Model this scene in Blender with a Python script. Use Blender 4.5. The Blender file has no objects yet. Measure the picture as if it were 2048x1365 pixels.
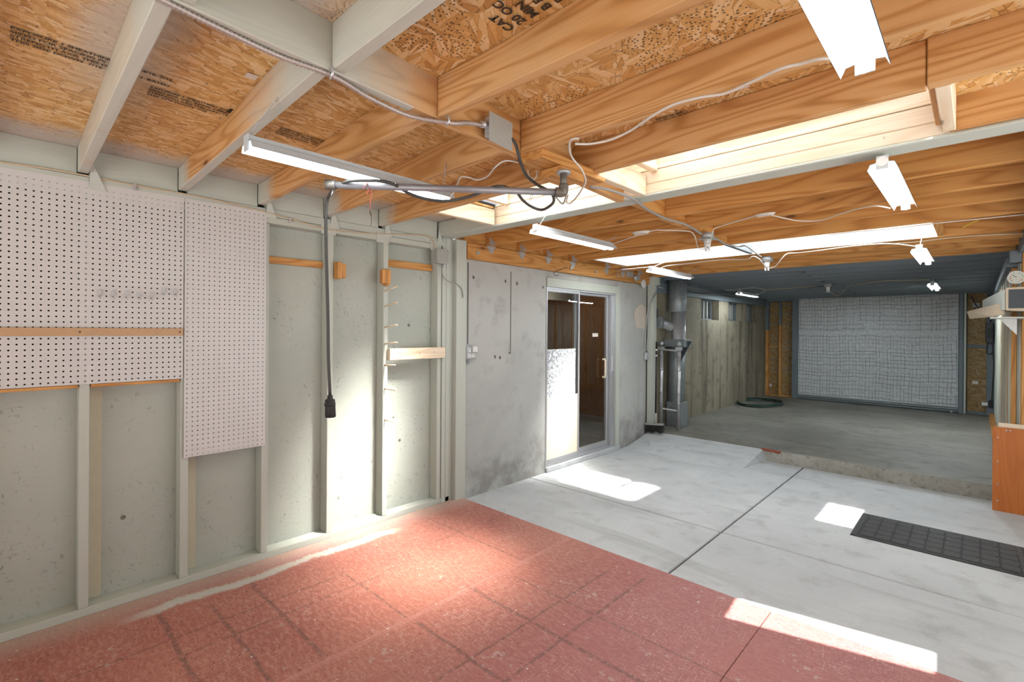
import bpy, math, random
from mathutils import Vector, Matrix
random.seed(7)
C = bpy.context.scene.collection
sc = bpy.context.scene

# ---------------------------------------------------------------- camera
FPX, PY, YAW, PIT, ROL = 980.7, 660.4, .75827, -.00121, .00706
CAM = Vector((3.064, 0.0, 1.377))
fw = Vector((-math.sin(YAW)*math.cos(PIT), math.cos(YAW)*math.cos(PIT), math.sin(PIT)))
r0 = Vector((math.cos(YAW), math.sin(YAW), 0)); u0 = r0.cross(fw)
rt = r0*math.cos(ROL) + u0*math.sin(ROL); up = -r0*math.sin(ROL) + u0*math.cos(ROL)
cd = bpy.data.cameras.new('camera'); cam = bpy.data.objects.new('camera', cd); C.objects.link(cam)
cd.sensor_width = 36; cd.lens = FPX/2048*36; cd.shift_y = -(682.5-PY)/2048; cd.clip_start = .02
cam.matrix_world = Matrix(((rt.x, up.x, -fw.x, CAM.x), (rt.y, up.y, -fw.y, CAM.y), (rt.z, up.z, -fw.z, CAM.z), (0, 0, 0, 1)))
sc.camera = cam
def at(x, y, X=None, Y=None, Z=None):
    """the point of the room on the plane X=, Y= or Z= that was measured at pixel x, y of the photograph"""
    d = rt*((x-1024)/FPX) - up*((y-PY)/FPX) + fw
    for i, v in enumerate((X, Y, Z)):
        if v is not None: t = (v-CAM[i])/d[i]
    return CAM + d*t

# ---------------------------------------------------------------- world, sun, exposure
sc.view_settings.view_transform = 'Standard'; sc.view_settings.look = 'None'
sc.view_settings.gamma = 1; sc.view_settings.use_curve_mapping = False
sc.view_settings.exposure = -1.0
w = bpy.data.worlds.new('sky'); sc.world = w; w.use_nodes = True
bg = w.node_tree.nodes['Background']; bg.inputs[0].default_value = (.86, .93, 1, 1); bg.inputs[1].default_value = 1.6
def lamp(name, kind, loc, energy, to=None, color=(1, 1, 1), **k):
    l = bpy.data.lights.new(name, kind); l.energy = energy; l.color = color
    for a, b in k.items(): setattr(l, a, b)
    o = bpy.data.objects.new(name, l); C.objects.link(o); o.location = loc
    if to is not None: o.rotation_euler = (Vector(to)-Vector(loc)).to_track_quat('-Z', 'Y').to_euler()
    return o
lamp('sun', 'SUN', (2, 1, 6), 40, (2, 2.0, 1), (1, .97, .92), angle=.009)
# daylight that comes down through the two roof lights
lamp('skylight_daylight', 'AREA', (1.15, 2.2, 2.285), 8, (1.15, 2.2, 0), (.88, .95, 1), shape='RECTANGLE', size=.8, size_y=.36)
lamp('skylight_daylight', 'AREA', (2.35, 2.2, 2.285), 3.4, (2.35, 2.2, 0), (.88, .95, 1), shape='RECTANGLE', size=1.05, size_y=.36)
lamp('skylight_daylight', 'AREA', (1.58, 4.42, 2.19), 34, (1.58, 4.42, 0), (.88, .95, 1), shape='RECTANGLE', size=2.4, size_y=.5)
# fill lamps added at the unseen front and side openings
lamp('opening_fill_lamp', 'AREA', (2.2, -1.75, .85), 20, (2.0, 1.5, 2.3), (.9, .95, 1), shape='RECTANGLE', size=3.4, size_y=1.5)
lamp('opening_fill_lamp', 'AREA', (4.35, 2.6, 1.2), 17, (1, 2.4, 1.0), (.86, .94, 1), shape='RECTANGLE', size=3.4, size_y=1.9)
# narrow lamps added in the roof wells to draw sun patches and glows
def beam_light(loc, to, sx, sy, e, spread=.12, color=(1, .98, .94)):
    o = lamp('sun_patch_lamp', 'AREA', loc, e, None, color, shape='RECTANGLE', size=sx, size_y=sy, spread=spread)
    z = (Vector(loc)-Vector(to)).normalized(); x = (Vector((1, 0, 0))-z*z.x).normalized(); y = z.cross(x)
    o.rotation_euler = Matrix((x, y, z)).transposed().to_euler()
beam_light((.64, 4.42, 2.17), (.585, 3.86, -.03), .80, .42, 60, .06)
beam_light((2.46, 4.43, 2.17), (2.31, 4.475, -.03), .215, .48, 24, .018)
beam_light((.75, 4.40, 2.17), (0.0, 4.02, .45), .4, .4, 12, .45)
beam_light((.98, 2.2, 2.25), (0.0, 1.80, .50), .5, .3, 17, .5)
beam_light((1.15, 2.2, 2.25), (.72, 1.72, 0), .5, .3, 12, .6, (1, .93, .80))

# ---------------------------------------------------------------- mesh helpers
LOC = {}
class MB:
    def __init__(s): s.v = []; s.f = []; s.sm = []
    def add(s, vs, fs, smooth=False):
        o = len(s.v); s.v += [tuple(p) for p in vs]
        for f in fs: s.f.append(tuple(i+o for i in f)); s.sm.append(smooth)
        return s
    def hexa(s, c, ch=0.0):
        """c: 8 corners, index = x + 2y + 4z; ch: chamfer"""
        c = [Vector(p) for p in c]
        F = [(0, 4, 6, 2), (1, 3, 7, 5), (0, 1, 5, 4), (2, 6, 7, 3), (0, 2, 3, 1), (4, 5, 7, 6)]
        if ch <= 0: return s.add(c, F)
        vs = []; key = {}; fs = []
        for fi, f in enumerate(F):
            for k in range(4):
                a, b, d = c[f[k]], c[f[(k+1) % 4]], c[f[k-1]]
                key[(fi, f[k])] = len(vs)
                vs.append(a + (b-a).normalized()*min(ch, (b-a).length*.45) + (d-a).normalized()*min(ch, (d-a).length*.45))
            fs.append(tuple(key[(fi, i)] for i in f))
        for i in range(8):
            for bit in (1, 2, 4):
                j = i ^ bit
                if j < i: continue
                fa = [fi for fi, f in enumerate(F) if i in f and j in f]
                q = [key[(fa[0], i)], key[(fa[0], j)], key[(fa[1], j)], key[(fa[1], i)]]
                f0 = F[fa[0]]; k = f0.index(i)
                if f0[(k+1) % 4] == j: q.reverse()
                fs.append(tuple(q))
            fa = [key[(fi, i)] for fi, f in enumerate(F) if i in f]
            n = (vs[fa[1]]-vs[fa[0]]).cross(vs[fa[2]]-vs[fa[0]])
            if n.dot(c[i]-sum(c, Vector())/8) < 0: fa.reverse()
            fs.append(tuple(fa))
        return s.add(vs, fs)
    def box(s, x0, y0, z0, x1, y1, z1, ch=0.0):
        return s.hexa([(x, y, z) for z in (z0, z1) for y in (y0, y1) for x in (x0, x1)], ch)
    def bar(s, p0, p1, w_, h_, ch=0.0, upv=(0, 0, 1)):
        p0, p1 = Vector(p0), Vector(p1); d = (p1-p0).normalized(); sd = d.cross(Vector(upv)).normalized(); u = sd.cross(d)
        c = []
        for z in (-.5, .5):
            for y in (-.5, .5):
                for p in (p0, p1): c.append(p - sd*w_*y + u*h_*z)
        return s.hexa(c, ch)
    def tube(s, pts, r, n=8, caps=True, closed=False, rad=None):
        pts = [Vector(p) for p in pts]; N = len(pts); vs = []; fs = []
        t0 = (pts[1]-pts[0]).normalized(); nr = t0.orthogonal().normalized()
        for i, p in enumerate(pts):
            a = pts[i-1] if (i or closed) else p; b = pts[(i+1) % N] if (i < N-1 or closed) else p
            t = (b-a).normalized() if (b-a).length > 1e-9 else t0
            nr = (nr - t*nr.dot(t)); nr = nr.normalized() if nr.length > 1e-6 else t.orthogonal().normalized()
            bn = t.cross(nr); rr = rad[i] if rad else r
            for k in range(n):
                an = 2*math.pi*k/n; vs.append(p + (nr*math.cos(an) + bn*math.sin(an))*rr)
        M = N if closed else N-1
        for i in range(M):
            j = (i+1) % N
            for k in range(n):
                l = (k+1) % n; fs.append((i*n+k, i*n+l, j*n+l, j*n+k))
        s.add(vs, fs, True)
        if caps and not closed:
            o = len(s.v)-len(vs)
            s.f.append(tuple(o+k for k in reversed(range(n)))); s.sm.append(False)
            s.f.append(tuple(o+(N-1)*n+k for k in range(n))); s.sm.append(False)
        return s
    def cyl(s, p0, p1, r, r1=None, n=16): return s.tube([p0, p1], r, n, rad=[r, r if r1 is None else r1])
    def sphere(s, c, r, n=12, m=8):
        c = Vector(c); vs = [c+Vector((0, 0, r))]; fs = []
        for i in range(1, m):
            a = math.pi*i/m
            for k in range(n):
                b = 2*math.pi*k/n; vs.append(c+Vector((math.sin(a)*math.cos(b), math.sin(a)*math.sin(b), math.cos(a)))*r)
        vs.append(c-Vector((0, 0, r))); L = len(vs)-1
        for k in range(n):
            l = (k+1) % n; fs.append((0, 1+k, 1+l)); fs.append((L, L-n+l, L-n+k))
            for i in range(m-2): fs.append((1+i*n+k, 1+(i+1)*n+k, 1+(i+1)*n+l, 1+i*n+l))
        return s.add(vs, fs, True)
    def prism(s, poly, a, b):
        """poly: list of 3D points (convex, planar) swept by the vector b-a"""
        d = Vector(b)-Vector(a); n = len(poly); P = [Vector(p) for p in poly]
        vs = P + [p+d for p in P]
        fs = [tuple(reversed(range(n))), tuple(range(n, 2*n))] + [(i, (i+1) % n, n+(i+1) % n, n+i) for i in range(n)]
        return s.add(vs, fs)
    def build(s, name, m, parent=None, origin=None, **props):
        me = bpy.data.meshes.new(name)
        if parent is not None: o = LOC[parent.name]
        elif origin is not None: o = Vector(origin)
        else:
            xs, ys, zs = zip(*s.v); o = Vector(((min(xs)+max(xs))/2, (min(ys)+max(ys))/2, min(zs)))
        me.from_pydata([tuple(Vector(p)-o) for p in s.v], [], s.f); me.polygons.foreach_set('use_smooth', s.sm); me.update()
        me.materials.append(m)
        ob = bpy.data.objects.new(name, me); C.objects.link(ob)
        if parent is not None: ob.parent = parent
        else: ob.location = o
        LOC[ob.name] = o.copy()
        for k, v in props.items(): ob[k] = v
        return ob
def thing(name, label, cat, loc, group=None):
    o = bpy.data.objects.new(name, None); C.objects.link(o); o.location = loc; o.empty_display_size = .1
    o['label'] = label; o['category'] = cat
    if group: o['group'] = group
    LOC[o.name] = Vector(loc); return o
def struct_root(name):
    o = bpy.data.objects.new(name, None); C.objects.link(o); o['kind'] = 'structure'; LOC[o.name] = Vector((0, 0, 0)); return o
def spline(pts, k=6):
    P = [Vector(p) for p in pts]; out = []
    for i in range(len(P)-1):
        a = P[max(i-1, 0)]; b = P[i]; c = P[i+1]; d = P[min(i+2, len(P)-1)]
        for j in range(k):
            t = j/k
            out.append(.5*((2*b)+(c-a)*t+(2*a-5*b+4*c-d)*t*t+(3*b-3*c+d-a)*t**3))
    out.append(P[-1]); return out

# ---------------------------------------------------------------- material helpers
class N:
    def __init__(s, name):
        s.mat = bpy.data.materials.new(name); s.mat.use_nodes = True; s.t = s.mat.node_tree; s.t.nodes.clear()
    def nd(s, ty, **k):
        n = s.t.nodes.new(ty)
        for a, b in k.items(): setattr(n, a, b)
        return n
    def put(s, sock, v):
        if isinstance(v, bpy.types.NodeSocket): s.t.links.new(v, sock)
        elif isinstance(v, (tuple, list)) and len(v) == 3 and sock.type == 'RGBA': sock.default_value = (*v, 1)
        else: sock.default_value = v
    def obj(s): return s.nd('ShaderNodeTexCoord').outputs['Object']
    def pos(s): return s.nd('ShaderNodeNewGeometry').outputs['Position']
    def rnd(s): return s.nd('ShaderNodeObjectInfo').outputs['Random']
    def m(s, op, a, b=0.0, c=0.0, clamp=False):
        n = s.nd('ShaderNodeMath', operation=op, use_clamp=clamp)
        for i, v in enumerate((a, b, c)): s.put(n.inputs[i], v)
        return n.outputs[0]
    def vm(s, op, a, b=(0, 0, 0)):
        n = s.nd('ShaderNodeVectorMath', operation=op); s.put(n.inputs[0], a); s.put(n.inputs[1], b); return n.outputs[0]
    def mp(s, v, sc_=(1, 1, 1), rot=(0, 0, 0), loc=(0, 0, 0)):
        n = s.nd('ShaderNodeMapping'); s.put(n.inputs[0], v); n.inputs['Scale'].default_value = sc_; n.inputs['Rotation'].default_value = rot; s.put(n.inputs['Location'], loc); return n.outputs[0]
    def noise(s, v, scale=5, detail=3, rough=.55, dist=0):
        n = s.nd('ShaderNodeTexNoise'); s.put(n.inputs['Vector'], v); n.inputs['Scale'].default_value = scale; n.inputs['Detail'].default_value = detail
        n.inputs['Roughness'].default_value = rough; n.inputs['Distortion'].default_value = dist; return n.outputs[0]
    def vor(s, v, scale=5, feature='F1', rand=1.0, dim='3D'):
        n = s.nd('ShaderNodeTexVoronoi', feature=feature, voronoi_dimensions=dim); s.put(n.inputs['Vector'], v); n.inputs['Scale'].default_value = scale
        n.inputs['Randomness'].default_value = rand; return n.outputs
    def ss(s, v, lo, hi):
        n = s.nd('ShaderNodeMapRange', interpolation_type='SMOOTHSTEP'); s.put(n.inputs[0], v); n.inputs[1].default_value = lo; n.inputs[2].default_value = hi; return n.outputs[0]
    def mix(s, f, a, b, bt='MIX'):
        n = s.nd('ShaderNodeMix', data_type='RGBA', blend_type=bt); s.put(n.inputs[0], f); s.put(n.inputs[6], a); s.put(n.inputs[7], b); return n.outputs[2]
    def ramp(s, f, st):
        n = s.nd('ShaderNodeValToRGB'); s.put(n.inputs[0], f); e = n.color_ramp.elements
        while len(e) < len(st): e.new(.5)
        for i, (p, c) in enumerate(st): e[i].position = p; e[i].color = (*c, 1)
        return n.outputs[0]
    def sep(s, v):
        n = s.nd('ShaderNodeSeparateXYZ'); s.put(n.inputs[0], v); return n.outputs
    def comb(s, x, y, z):
        n = s.nd('ShaderNodeCombineXYZ')
        for i, v in enumerate((x, y, z)): s.put(n.inputs[i], v)
        return n.outputs[0]
    def out(s, base, rough=.6, metal=0.0, bump=None, bd=.01, bs=.5, emit=None, es=1.0, alpha=None, trans=None, spec=None):
        b = s.nd('ShaderNodeBsdfPrincipled'); o = s.nd('ShaderNodeOutputMaterial'); s.t.links.new(b.outputs[0], o.inputs[0])
        s.put(b.inputs['Base Color'], base); s.put(b.inputs['Roughness'], rough); s.put(b.inputs['Metallic'], metal)
        if spec is not None: s.put(b.inputs['Specular IOR Level'], spec)
        if bump is not None:
            n = s.nd('ShaderNodeBump'); s.put(n.inputs['Height'], bump); n.inputs['Distance'].default_value = bd; n.inputs['Strength'].default_value = bs; s.t.links.new(n.outputs[0], b.inputs['Normal'])
        if emit is not None: s.put(b.inputs['Emission Color'], emit); b.inputs['Emission Strength'].default_value = es
        if trans is not None: b.inputs['Transmission Weight'].default_value = trans
        if alpha is not None: b.inputs['Alpha'].default_value = alpha
        return s.mat
def lin(r, g, b): return tuple(((c/255)/12.92 if c <= 10 else ((c/255+.055)/1.055)**2.4) for c in (r, g, b))

def plain(name, col, rough=.5, metal=0.0, var=.08, scale=30, **k):
    n = N(name); f = n.noise(n.obj(), scale, 3)
    c = n.mix(f, tuple(x*(1-var) for x in col), tuple(min(1, x*(1+var)) for x in col))
    return n.out(c, rough, metal, bump=f, bd=.002, bs=.2, **k)

PAINT_GREEN = lin(196, 198, 188); PAINT_GREEN2 = lin(186, 189, 178)
def paint_mask(n, deck=False):
    """where the old pale green overspray covers the bare wood: near the left wall and near the front end of the girder"""
    x, y, z = n.sep(n.pos()); nz = n.noise(n.pos(), 6, 4, .6)
    a = n.m('SUBTRACT', 1, n.ss(n.m('ADD', x, n.m('MULTIPLY', n.m('SUBTRACT', nz, .5), .25)), .08, .26))
    dx = n.m('MULTIPLY', n.m('SUBTRACT', x, 1.75), .75); dy = n.m('SUBTRACT', y, .45)
    d = n.m('SQRT', n.m('ADD', n.m('MULTIPLY', dx, dx), n.m('MULTIPLY', dy, dy)))
    b = n.m('SUBTRACT', 1, n.ss(n.m('ADD', d, n.m('MULTIPLY', n.m('SUBTRACT', nz, .5), .35)), *((.10, .38) if deck else (.28, .72))))
    c = n.m('SUBTRACT', 1, n.ss(y, .25, .5))
    if deck:
        # overspray hugs the first rafter and the girder
        e = n.m('ABSOLUTE', n.m('SUBTRACT', y, .29)); c = n.m('MULTIPLY', n.m('SUBTRACT', 1, n.ss(n.m('ADD', e, n.m('MULTIPLY', nz, .16)), .10, .27)), n.ss(x, .4, 1.0))
        e2 = n.m('MULTIPLY', n.m('SUBTRACT', 1, n.ss(n.m('ADD', n.m('ABSOLUTE', n.m('SUBTRACT', y, -.13)), n.m('MULTIPLY', nz, .15)), .08, .22)), .8); c = n.m('MAXIMUM', c, e2)
    nrm = n.sep(n.nd('ShaderNodeNewGeometry').outputs['Normal'])[2]
    dn = n.m('MULTIPLY', n.m('LESS_THAN', nrm, -.7), n.m('MULTIPLY', n.m('LESS_THAN', y, .2 if deck else 1.0), n.m('MULTIPLY', n.ss(nz, .2, .45), 0.0 if deck else 1.0)))
    a = n.m('MULTIPLY', a, n.m('LESS_THAN', y, 2.6))
    return n.m('MAXIMUM', n.m('MAXIMUM', a, b), n.m('MAXIMUM', n.m('MULTIPLY', c, .8), dn))

def wood(name, light, mid, dark, axis='X', paint=False, rough=.6, knots=True, contrast=1.0, full=None, mids=.5):
    n = N(name); v = n.obj()
    r = n.rnd(); off = n.comb(n.m('MULTIPLY', r, 37), n.m('MULTIPLY', r, 91), n.m('MULTIPLY', r, 53))
    v = n.vm('ADD', v, off)
    S = {'X': (1, 0, 0), 'Y': (0, 1, 0), 'Z': (0, 0, 1)}[axis]
    def st(long, cross): return tuple(long if a else cross for a in S)
    broad = n.noise(n.mp(v, st(.55, 5.5)), 1.6, 1, .4, .3)
    rings = n.m('SINE', n.m('MULTIPLY', broad, 62))
    rings = n.m('POWER', n.m('MULTIPLY', n.m('ADD', rings, 1), .5), 2.2)
    fine = n.noise(n.mp(v, st(2.5, 130)), 1, 3, .6)
    f = n.m('ADD', n.m('MULTIPLY', rings, .55), n.m('MULTIPLY', fine, .5))
    f = n.m('MULTIPLY', n.m('SUBTRACT', f, .1), contrast)
    c = n.ramp(f, [(0, light), (mids, mid), (1, dark)])
    c = n.mix(n.m('MULTIPLY', n.noise(n.mp(v, st(1, 6)), 2, 2), .35), c, mid)
    if knots:
        kv = n.vor(n.mp(v, st(2.2, 7.0)), 1.0)
        size = n.m('MULTIPLY', n.m('GREATER_THAN', n.sep(kv['Color'])[0], .60), 1.0)
        kd = n.m('ADD', kv['Distance'], n.m('MULTIPLY', n.noise(v, 40, 2), .05))
        k = n.m('MULTIPLY', n.m('SUBTRACT', 1, n.ss(kd, .07, .13)), size)
        kr = n.m('MULTIPLY', n.m('SUBTRACT', 1, n.ss(kd, .12, .30)), size)
        c = n.mix(n.m('MULTIPLY', kr, .4), c, dark)
        c = n.mix(n.m('MULTIPLY', k, .8), c, tuple(x*.35 for x in dark))
    if paint:
        c = n.mix(n.m('MULTIPLY', paint_mask(n), .92), c, n.mix(fine, PAINT_GREEN, PAINT_GREEN2))
    if full is not None:
        wear = n.ss(n.noise(n.mp(v, st(3, 30)), 1, 5, .7), .60, .72)
        c = n.mix(n.m('SUBTRACT', 1, n.m('MULTIPLY', wear, .25)), c, n.mix(fine, full, tuple(x*.93 for x in full)))
    h = n.m('SUBTRACT', 1, f)
    return n.out(c, rough, bump=h, bd=.0015, bs=.35)

FIR = (lin(216, 172, 120), lin(196, 144, 86), lin(150, 96, 44))
FIRD = (lin(210, 158, 92), lin(192, 132, 66), lin(140, 84, 32))
PALE = (lin(240, 224, 200), lin(226, 203, 172), lin(196, 160, 120))
M = {}
for ax in 'XYZ':
    M['fir'+ax] = wood('fir_'+ax.lower(), *FIRD, axis=ax)
    M['firp'+ax] = wood('fir_oversprayed_'+ax.lower(), *FIR, axis=ax, paint=True)
    M['pale'+ax] = wood('pale_lumber_'+ax.lower(), *PALE, axis=ax, contrast=.8)
    M['green'+ax] = wood('painted_lumber_'+ax.lower(), *PALE, axis=ax, knots=False, full=lin(190, 194, 183))
    M['grey'+ax] = wood('grey_painted_lumber_'+ax.lower(), *FIR, axis=ax, knots=False, full=lin(112, 121, 127))

def osb(name, paint=False, tint=1.0, ang=1.2, spread=(0, .5, -.45), dotted=False, wall=False, k=1.0):
    n = N(name); v = n.obj(); cols = []; eds = []
    if wall: x_, y_, z_ = n.sep(v); v = n.comb(n.m('ADD', x_, y_), z_, 0)
    v = n.vm('ADD', v, n.comb(n.m('MULTIPLY', n.rnd(), 5), n.m('MULTIPLY', n.rnd(), 7), 0))
    for i, a in enumerate(spread):
        q = n.mp(v, (1, 1, 1), (0, 0, ang+a), (i*3.1, i*1.7, 0)); wv = n.noise(q, 14, 2)
        q = n.vm('ADD', q, n.comb(0, n.m('MULTIPLY', wv, .02), 0))
        q = n.mp(q, (15*k, 75*k, .001))
        vo = n.vor(q, 1.0, dim='2D'); ed = n.vor(q, 1.0, 'DISTANCE_TO_EDGE', dim='2D')['Distance']
        cols.append(n.sep(vo['Color'])); eds.append(ed)
    sel = n.sep(n.vor(n.mp(v, (18*k, 24*k, .001), (0, 0, ang)), 1.0, dim='2D')['Color'])[0]
    s1 = n.m('GREATER_THAN', sel, .45); s2 = n.m('GREATER_THAN', sel, .75)
    def pick(a, b, c):
        x = n.m('ADD', n.m('MULTIPLY', a, n.m('SUBTRACT', 1, s1)), n.m('MULTIPLY', b, s1))
        return n.m('ADD', n.m('MULTIPLY', x, n.m('SUBTRACT', 1, s2)), n.m('MULTIPLY', c, s2))
    f = pick(cols[0][0], cols[1][0], cols[2][0]); e = pick(*eds); g = pick(cols[0][1], cols[1][1], cols[2][1])
    grain = n.noise(n.mp(v, (20, 260, 1), (0, 0, ang)), 1, 2)
    f = n.m('ADD', n.m('MULTIPLY', f, .85), n.m('MULTIPLY', n.m('SUBTRACT', grain, .5), .5))
    t = tint
    c = n.ramp(f, [(0, tuple(x*t for x in lin(196, 146, 84))), (.3, tuple(x*t for x in lin(222, 178, 110))), (.6, tuple(x*t for x in lin(238, 204, 144))), (.9, tuple(x*t for x in lin(250, 230, 188)))])
    c = n.mix(n.m('MULTIPLY', n.noise(v, 3, 2), .5), c, tuple(x*t for x in lin(206, 150, 80)))
    dk = n.m('MULTIPLY', n.m('SUBTRACT', 1, n.ss(e, .0, .10)), n.m('GREATER_THAN', g, .5))
    c = n.mix(n.m('MULTIPLY', dk, .6), c, lin(96, 56, 22))
    if dotted:
        d = n.vor(n.mp(v, (1, 1, .001)), 75, dim='2D'); dm = n.m('MULTIPLY', n.m('LESS_THAN', d['Distance'], .25), n.m('GREATER_THAN', n.sep(d['Color'])[1], .45))
        dm = n.m('MULTIPLY', dm, n.ss(n.noise(v, 2.4, 2), .5, .56)); c = n.mix(n.m('MULTIPLY', dm, .85), c, lin(52, 42, 30))
    if paint: c = n.mix(n.m('MULTIPLY', paint_mask(n, True), n.m('SUBTRACT', .95, n.m('MULTIPLY', dk, .5))), c, lin(196, 192, 184))
    return n.out(c, .65, bump=n.m('ADD', f, n.m('MULTIPLY', n.m('MINIMUM', e, .15), 4)), bd=.0015, bs=.35)
M['osb_left'] = osb('osb_deck_left', True, 1.0, ang=1.42, spread=(0, .22, -.2))
M['osb_right'] = osb('osb_deck_right', True, 1.0, ang=.9, spread=(0, .9, -.8), dotted=True, k=.8)
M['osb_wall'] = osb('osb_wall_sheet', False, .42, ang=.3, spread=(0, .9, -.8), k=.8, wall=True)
M['osb_mid'] = osb('osb_deck_middle', False, .8, ang=.5)

def painted_osb():
    n = N('painted_osb'); v = n.obj(); x, y, z = n.sep(v)
    v2 = n.comb(y, z, n.m('MULTIPLY', n.rnd(), 9))
    base = n.mix(n.noise(v2, 2.2, 3), lin(165, 171, 160), lin(187, 191, 181))
    dens = n.ss(n.noise(v2, 3.0, 3), .36, .66)
    sc1 = n.noise(n.mp(n.vm('ADD', v2, n.comb(n.m('MULTIPLY', n.noise(v2, 25, 2), .05), 0, 0)), (60, 22, 1), (0, 0, .5)), 1, 4, .7)
    sc2 = n.noise(n.mp(v2, (24, 75, 1), (0, 0, -.35)), 1, 4, .75)
    s = n.m('MAXIMUM', n.ss(sc1, .60, .66), n.ss(sc2, .61, .67))
    s = n.m('MULTIPLY', s, dens)
    c = n.mix(n.m('MULTIPLY', s, .6), base, lin(92, 94, 82))
    d = n.vor(v2, 7); k = n.m('MULTIPLY', n.m('LESS_THAN', d['Distance'], .085), n.m('GREATER_THAN', n.sep(d['Color'])[1], .7))
    c = n.mix(n.m('MULTIPLY', k, .8), c, lin(84, 72, 56))
    bmp = n.m('SUBTRACT', n.noise(n.mp(v2, (30, 60, 1), (0, 0, .4)), 1, 4, .65), n.m('MULTIPLY', s, .6))
    return n.out(c, .62, bump=bmp, bd=.004, bs=.45)
M['painted_osb'] = painted_osb()

def concrete(name, a, b, dark, streak=None, drips=False, rough=.8, cscale=1.0, dirt_low=None, specks=.4):
    n = N(name); v = n.pos()
    big = n.noise(v, 1.1*cscale, 4, .6, .4); mid = n.noise(v, 6*cscale, 5, .6); fine = n.noise(v, 90, 2, .6)
    c = n.mix(n.ss(big, .3, .7), a, b)
    c = n.mix(n.m('MULTIPLY', n.ss(mid, .5, .75), .6), c, dark)
    c = n.mix(n.m('MULTIPLY', n.m('SUBTRACT', fine, .5), .35), c, (1, 1, 1))
    if streak:
        s = n.noise(n.mp(v, streak), 1, 4, .6, .5); c = n.mix(n.m('MULTIPLY', n.ss(s, .5, .72), .55), c, dark)
    if drips:
        s = n.noise(n.mp(v, (9, 4.2, .35)), 1, 4, .65, .3); x, y, z = n.sep(v)
        c = n.mix(n.m('MULTIPLY', n.ss(s, .46, .7), .75), c, dark)
        s2 = n.noise(n.mp(v, (9, 7, .2), loc=(3, 3, 3)), 1, 3, .6)
        c = n.mix(n.m('MULTIPLY', n.ss(s2, .60, .7), .6), c, tuple(q*1.15 for q in a))
    d = n.vor(v, 26); k = n.m('MULTIPLY', n.m('LESS_THAN', d['Distance'], .10), n.m('GREATER_THAN', n.sep(d['Color'])[1], .86))
    c = n.mix(n.m('MULTIPLY', k, specks), c, tuple(q*.4 for q in dark))
    if dirt_low:
        z = n.sep(v)[2]; g = n.m('MULTIPLY', n.m('SUBTRACT', 1, n.ss(n.m('ADD', z, n.m('MULTIPLY', mid, -.5)), -.25, .22)), .7)
        c = n.mix(n.m('MULTIPLY', g, n.ss(mid, .3, .6)), c, dirt_low)
    bmp = n.m('ADD', n.m('MULTIPLY', mid, .6), n.m('MULTIPLY', fine, .25))
    return n.out(c, rough, bump=bmp, bd=.004, bs=.4)
M['slab'] = concrete('concrete_slab', lin(184, 187, 189), lin(201, 204, 205), lin(156, 158, 157), streak=(.6, 4, 1), rough=.62)
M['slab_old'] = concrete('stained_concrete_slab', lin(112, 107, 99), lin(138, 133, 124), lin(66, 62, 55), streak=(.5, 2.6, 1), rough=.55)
M['kerb'] = concrete('rough_kerb_concrete', lin(160, 157, 149), lin(140, 136, 127), lin(88, 83, 75), cscale=4, rough=.9)
M['conc_wall'] = concrete('grey_wall_concrete', lin(170, 170, 166), lin(184, 184, 179), lin(146, 143, 137), cscale=.9, dirt_low=lin(132, 129, 124))
M['conc_dark'] = concrete('weathered_wall_concrete', lin(148, 138, 116), lin(128, 118, 99), lin(64, 54, 40), drips=True)

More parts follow.
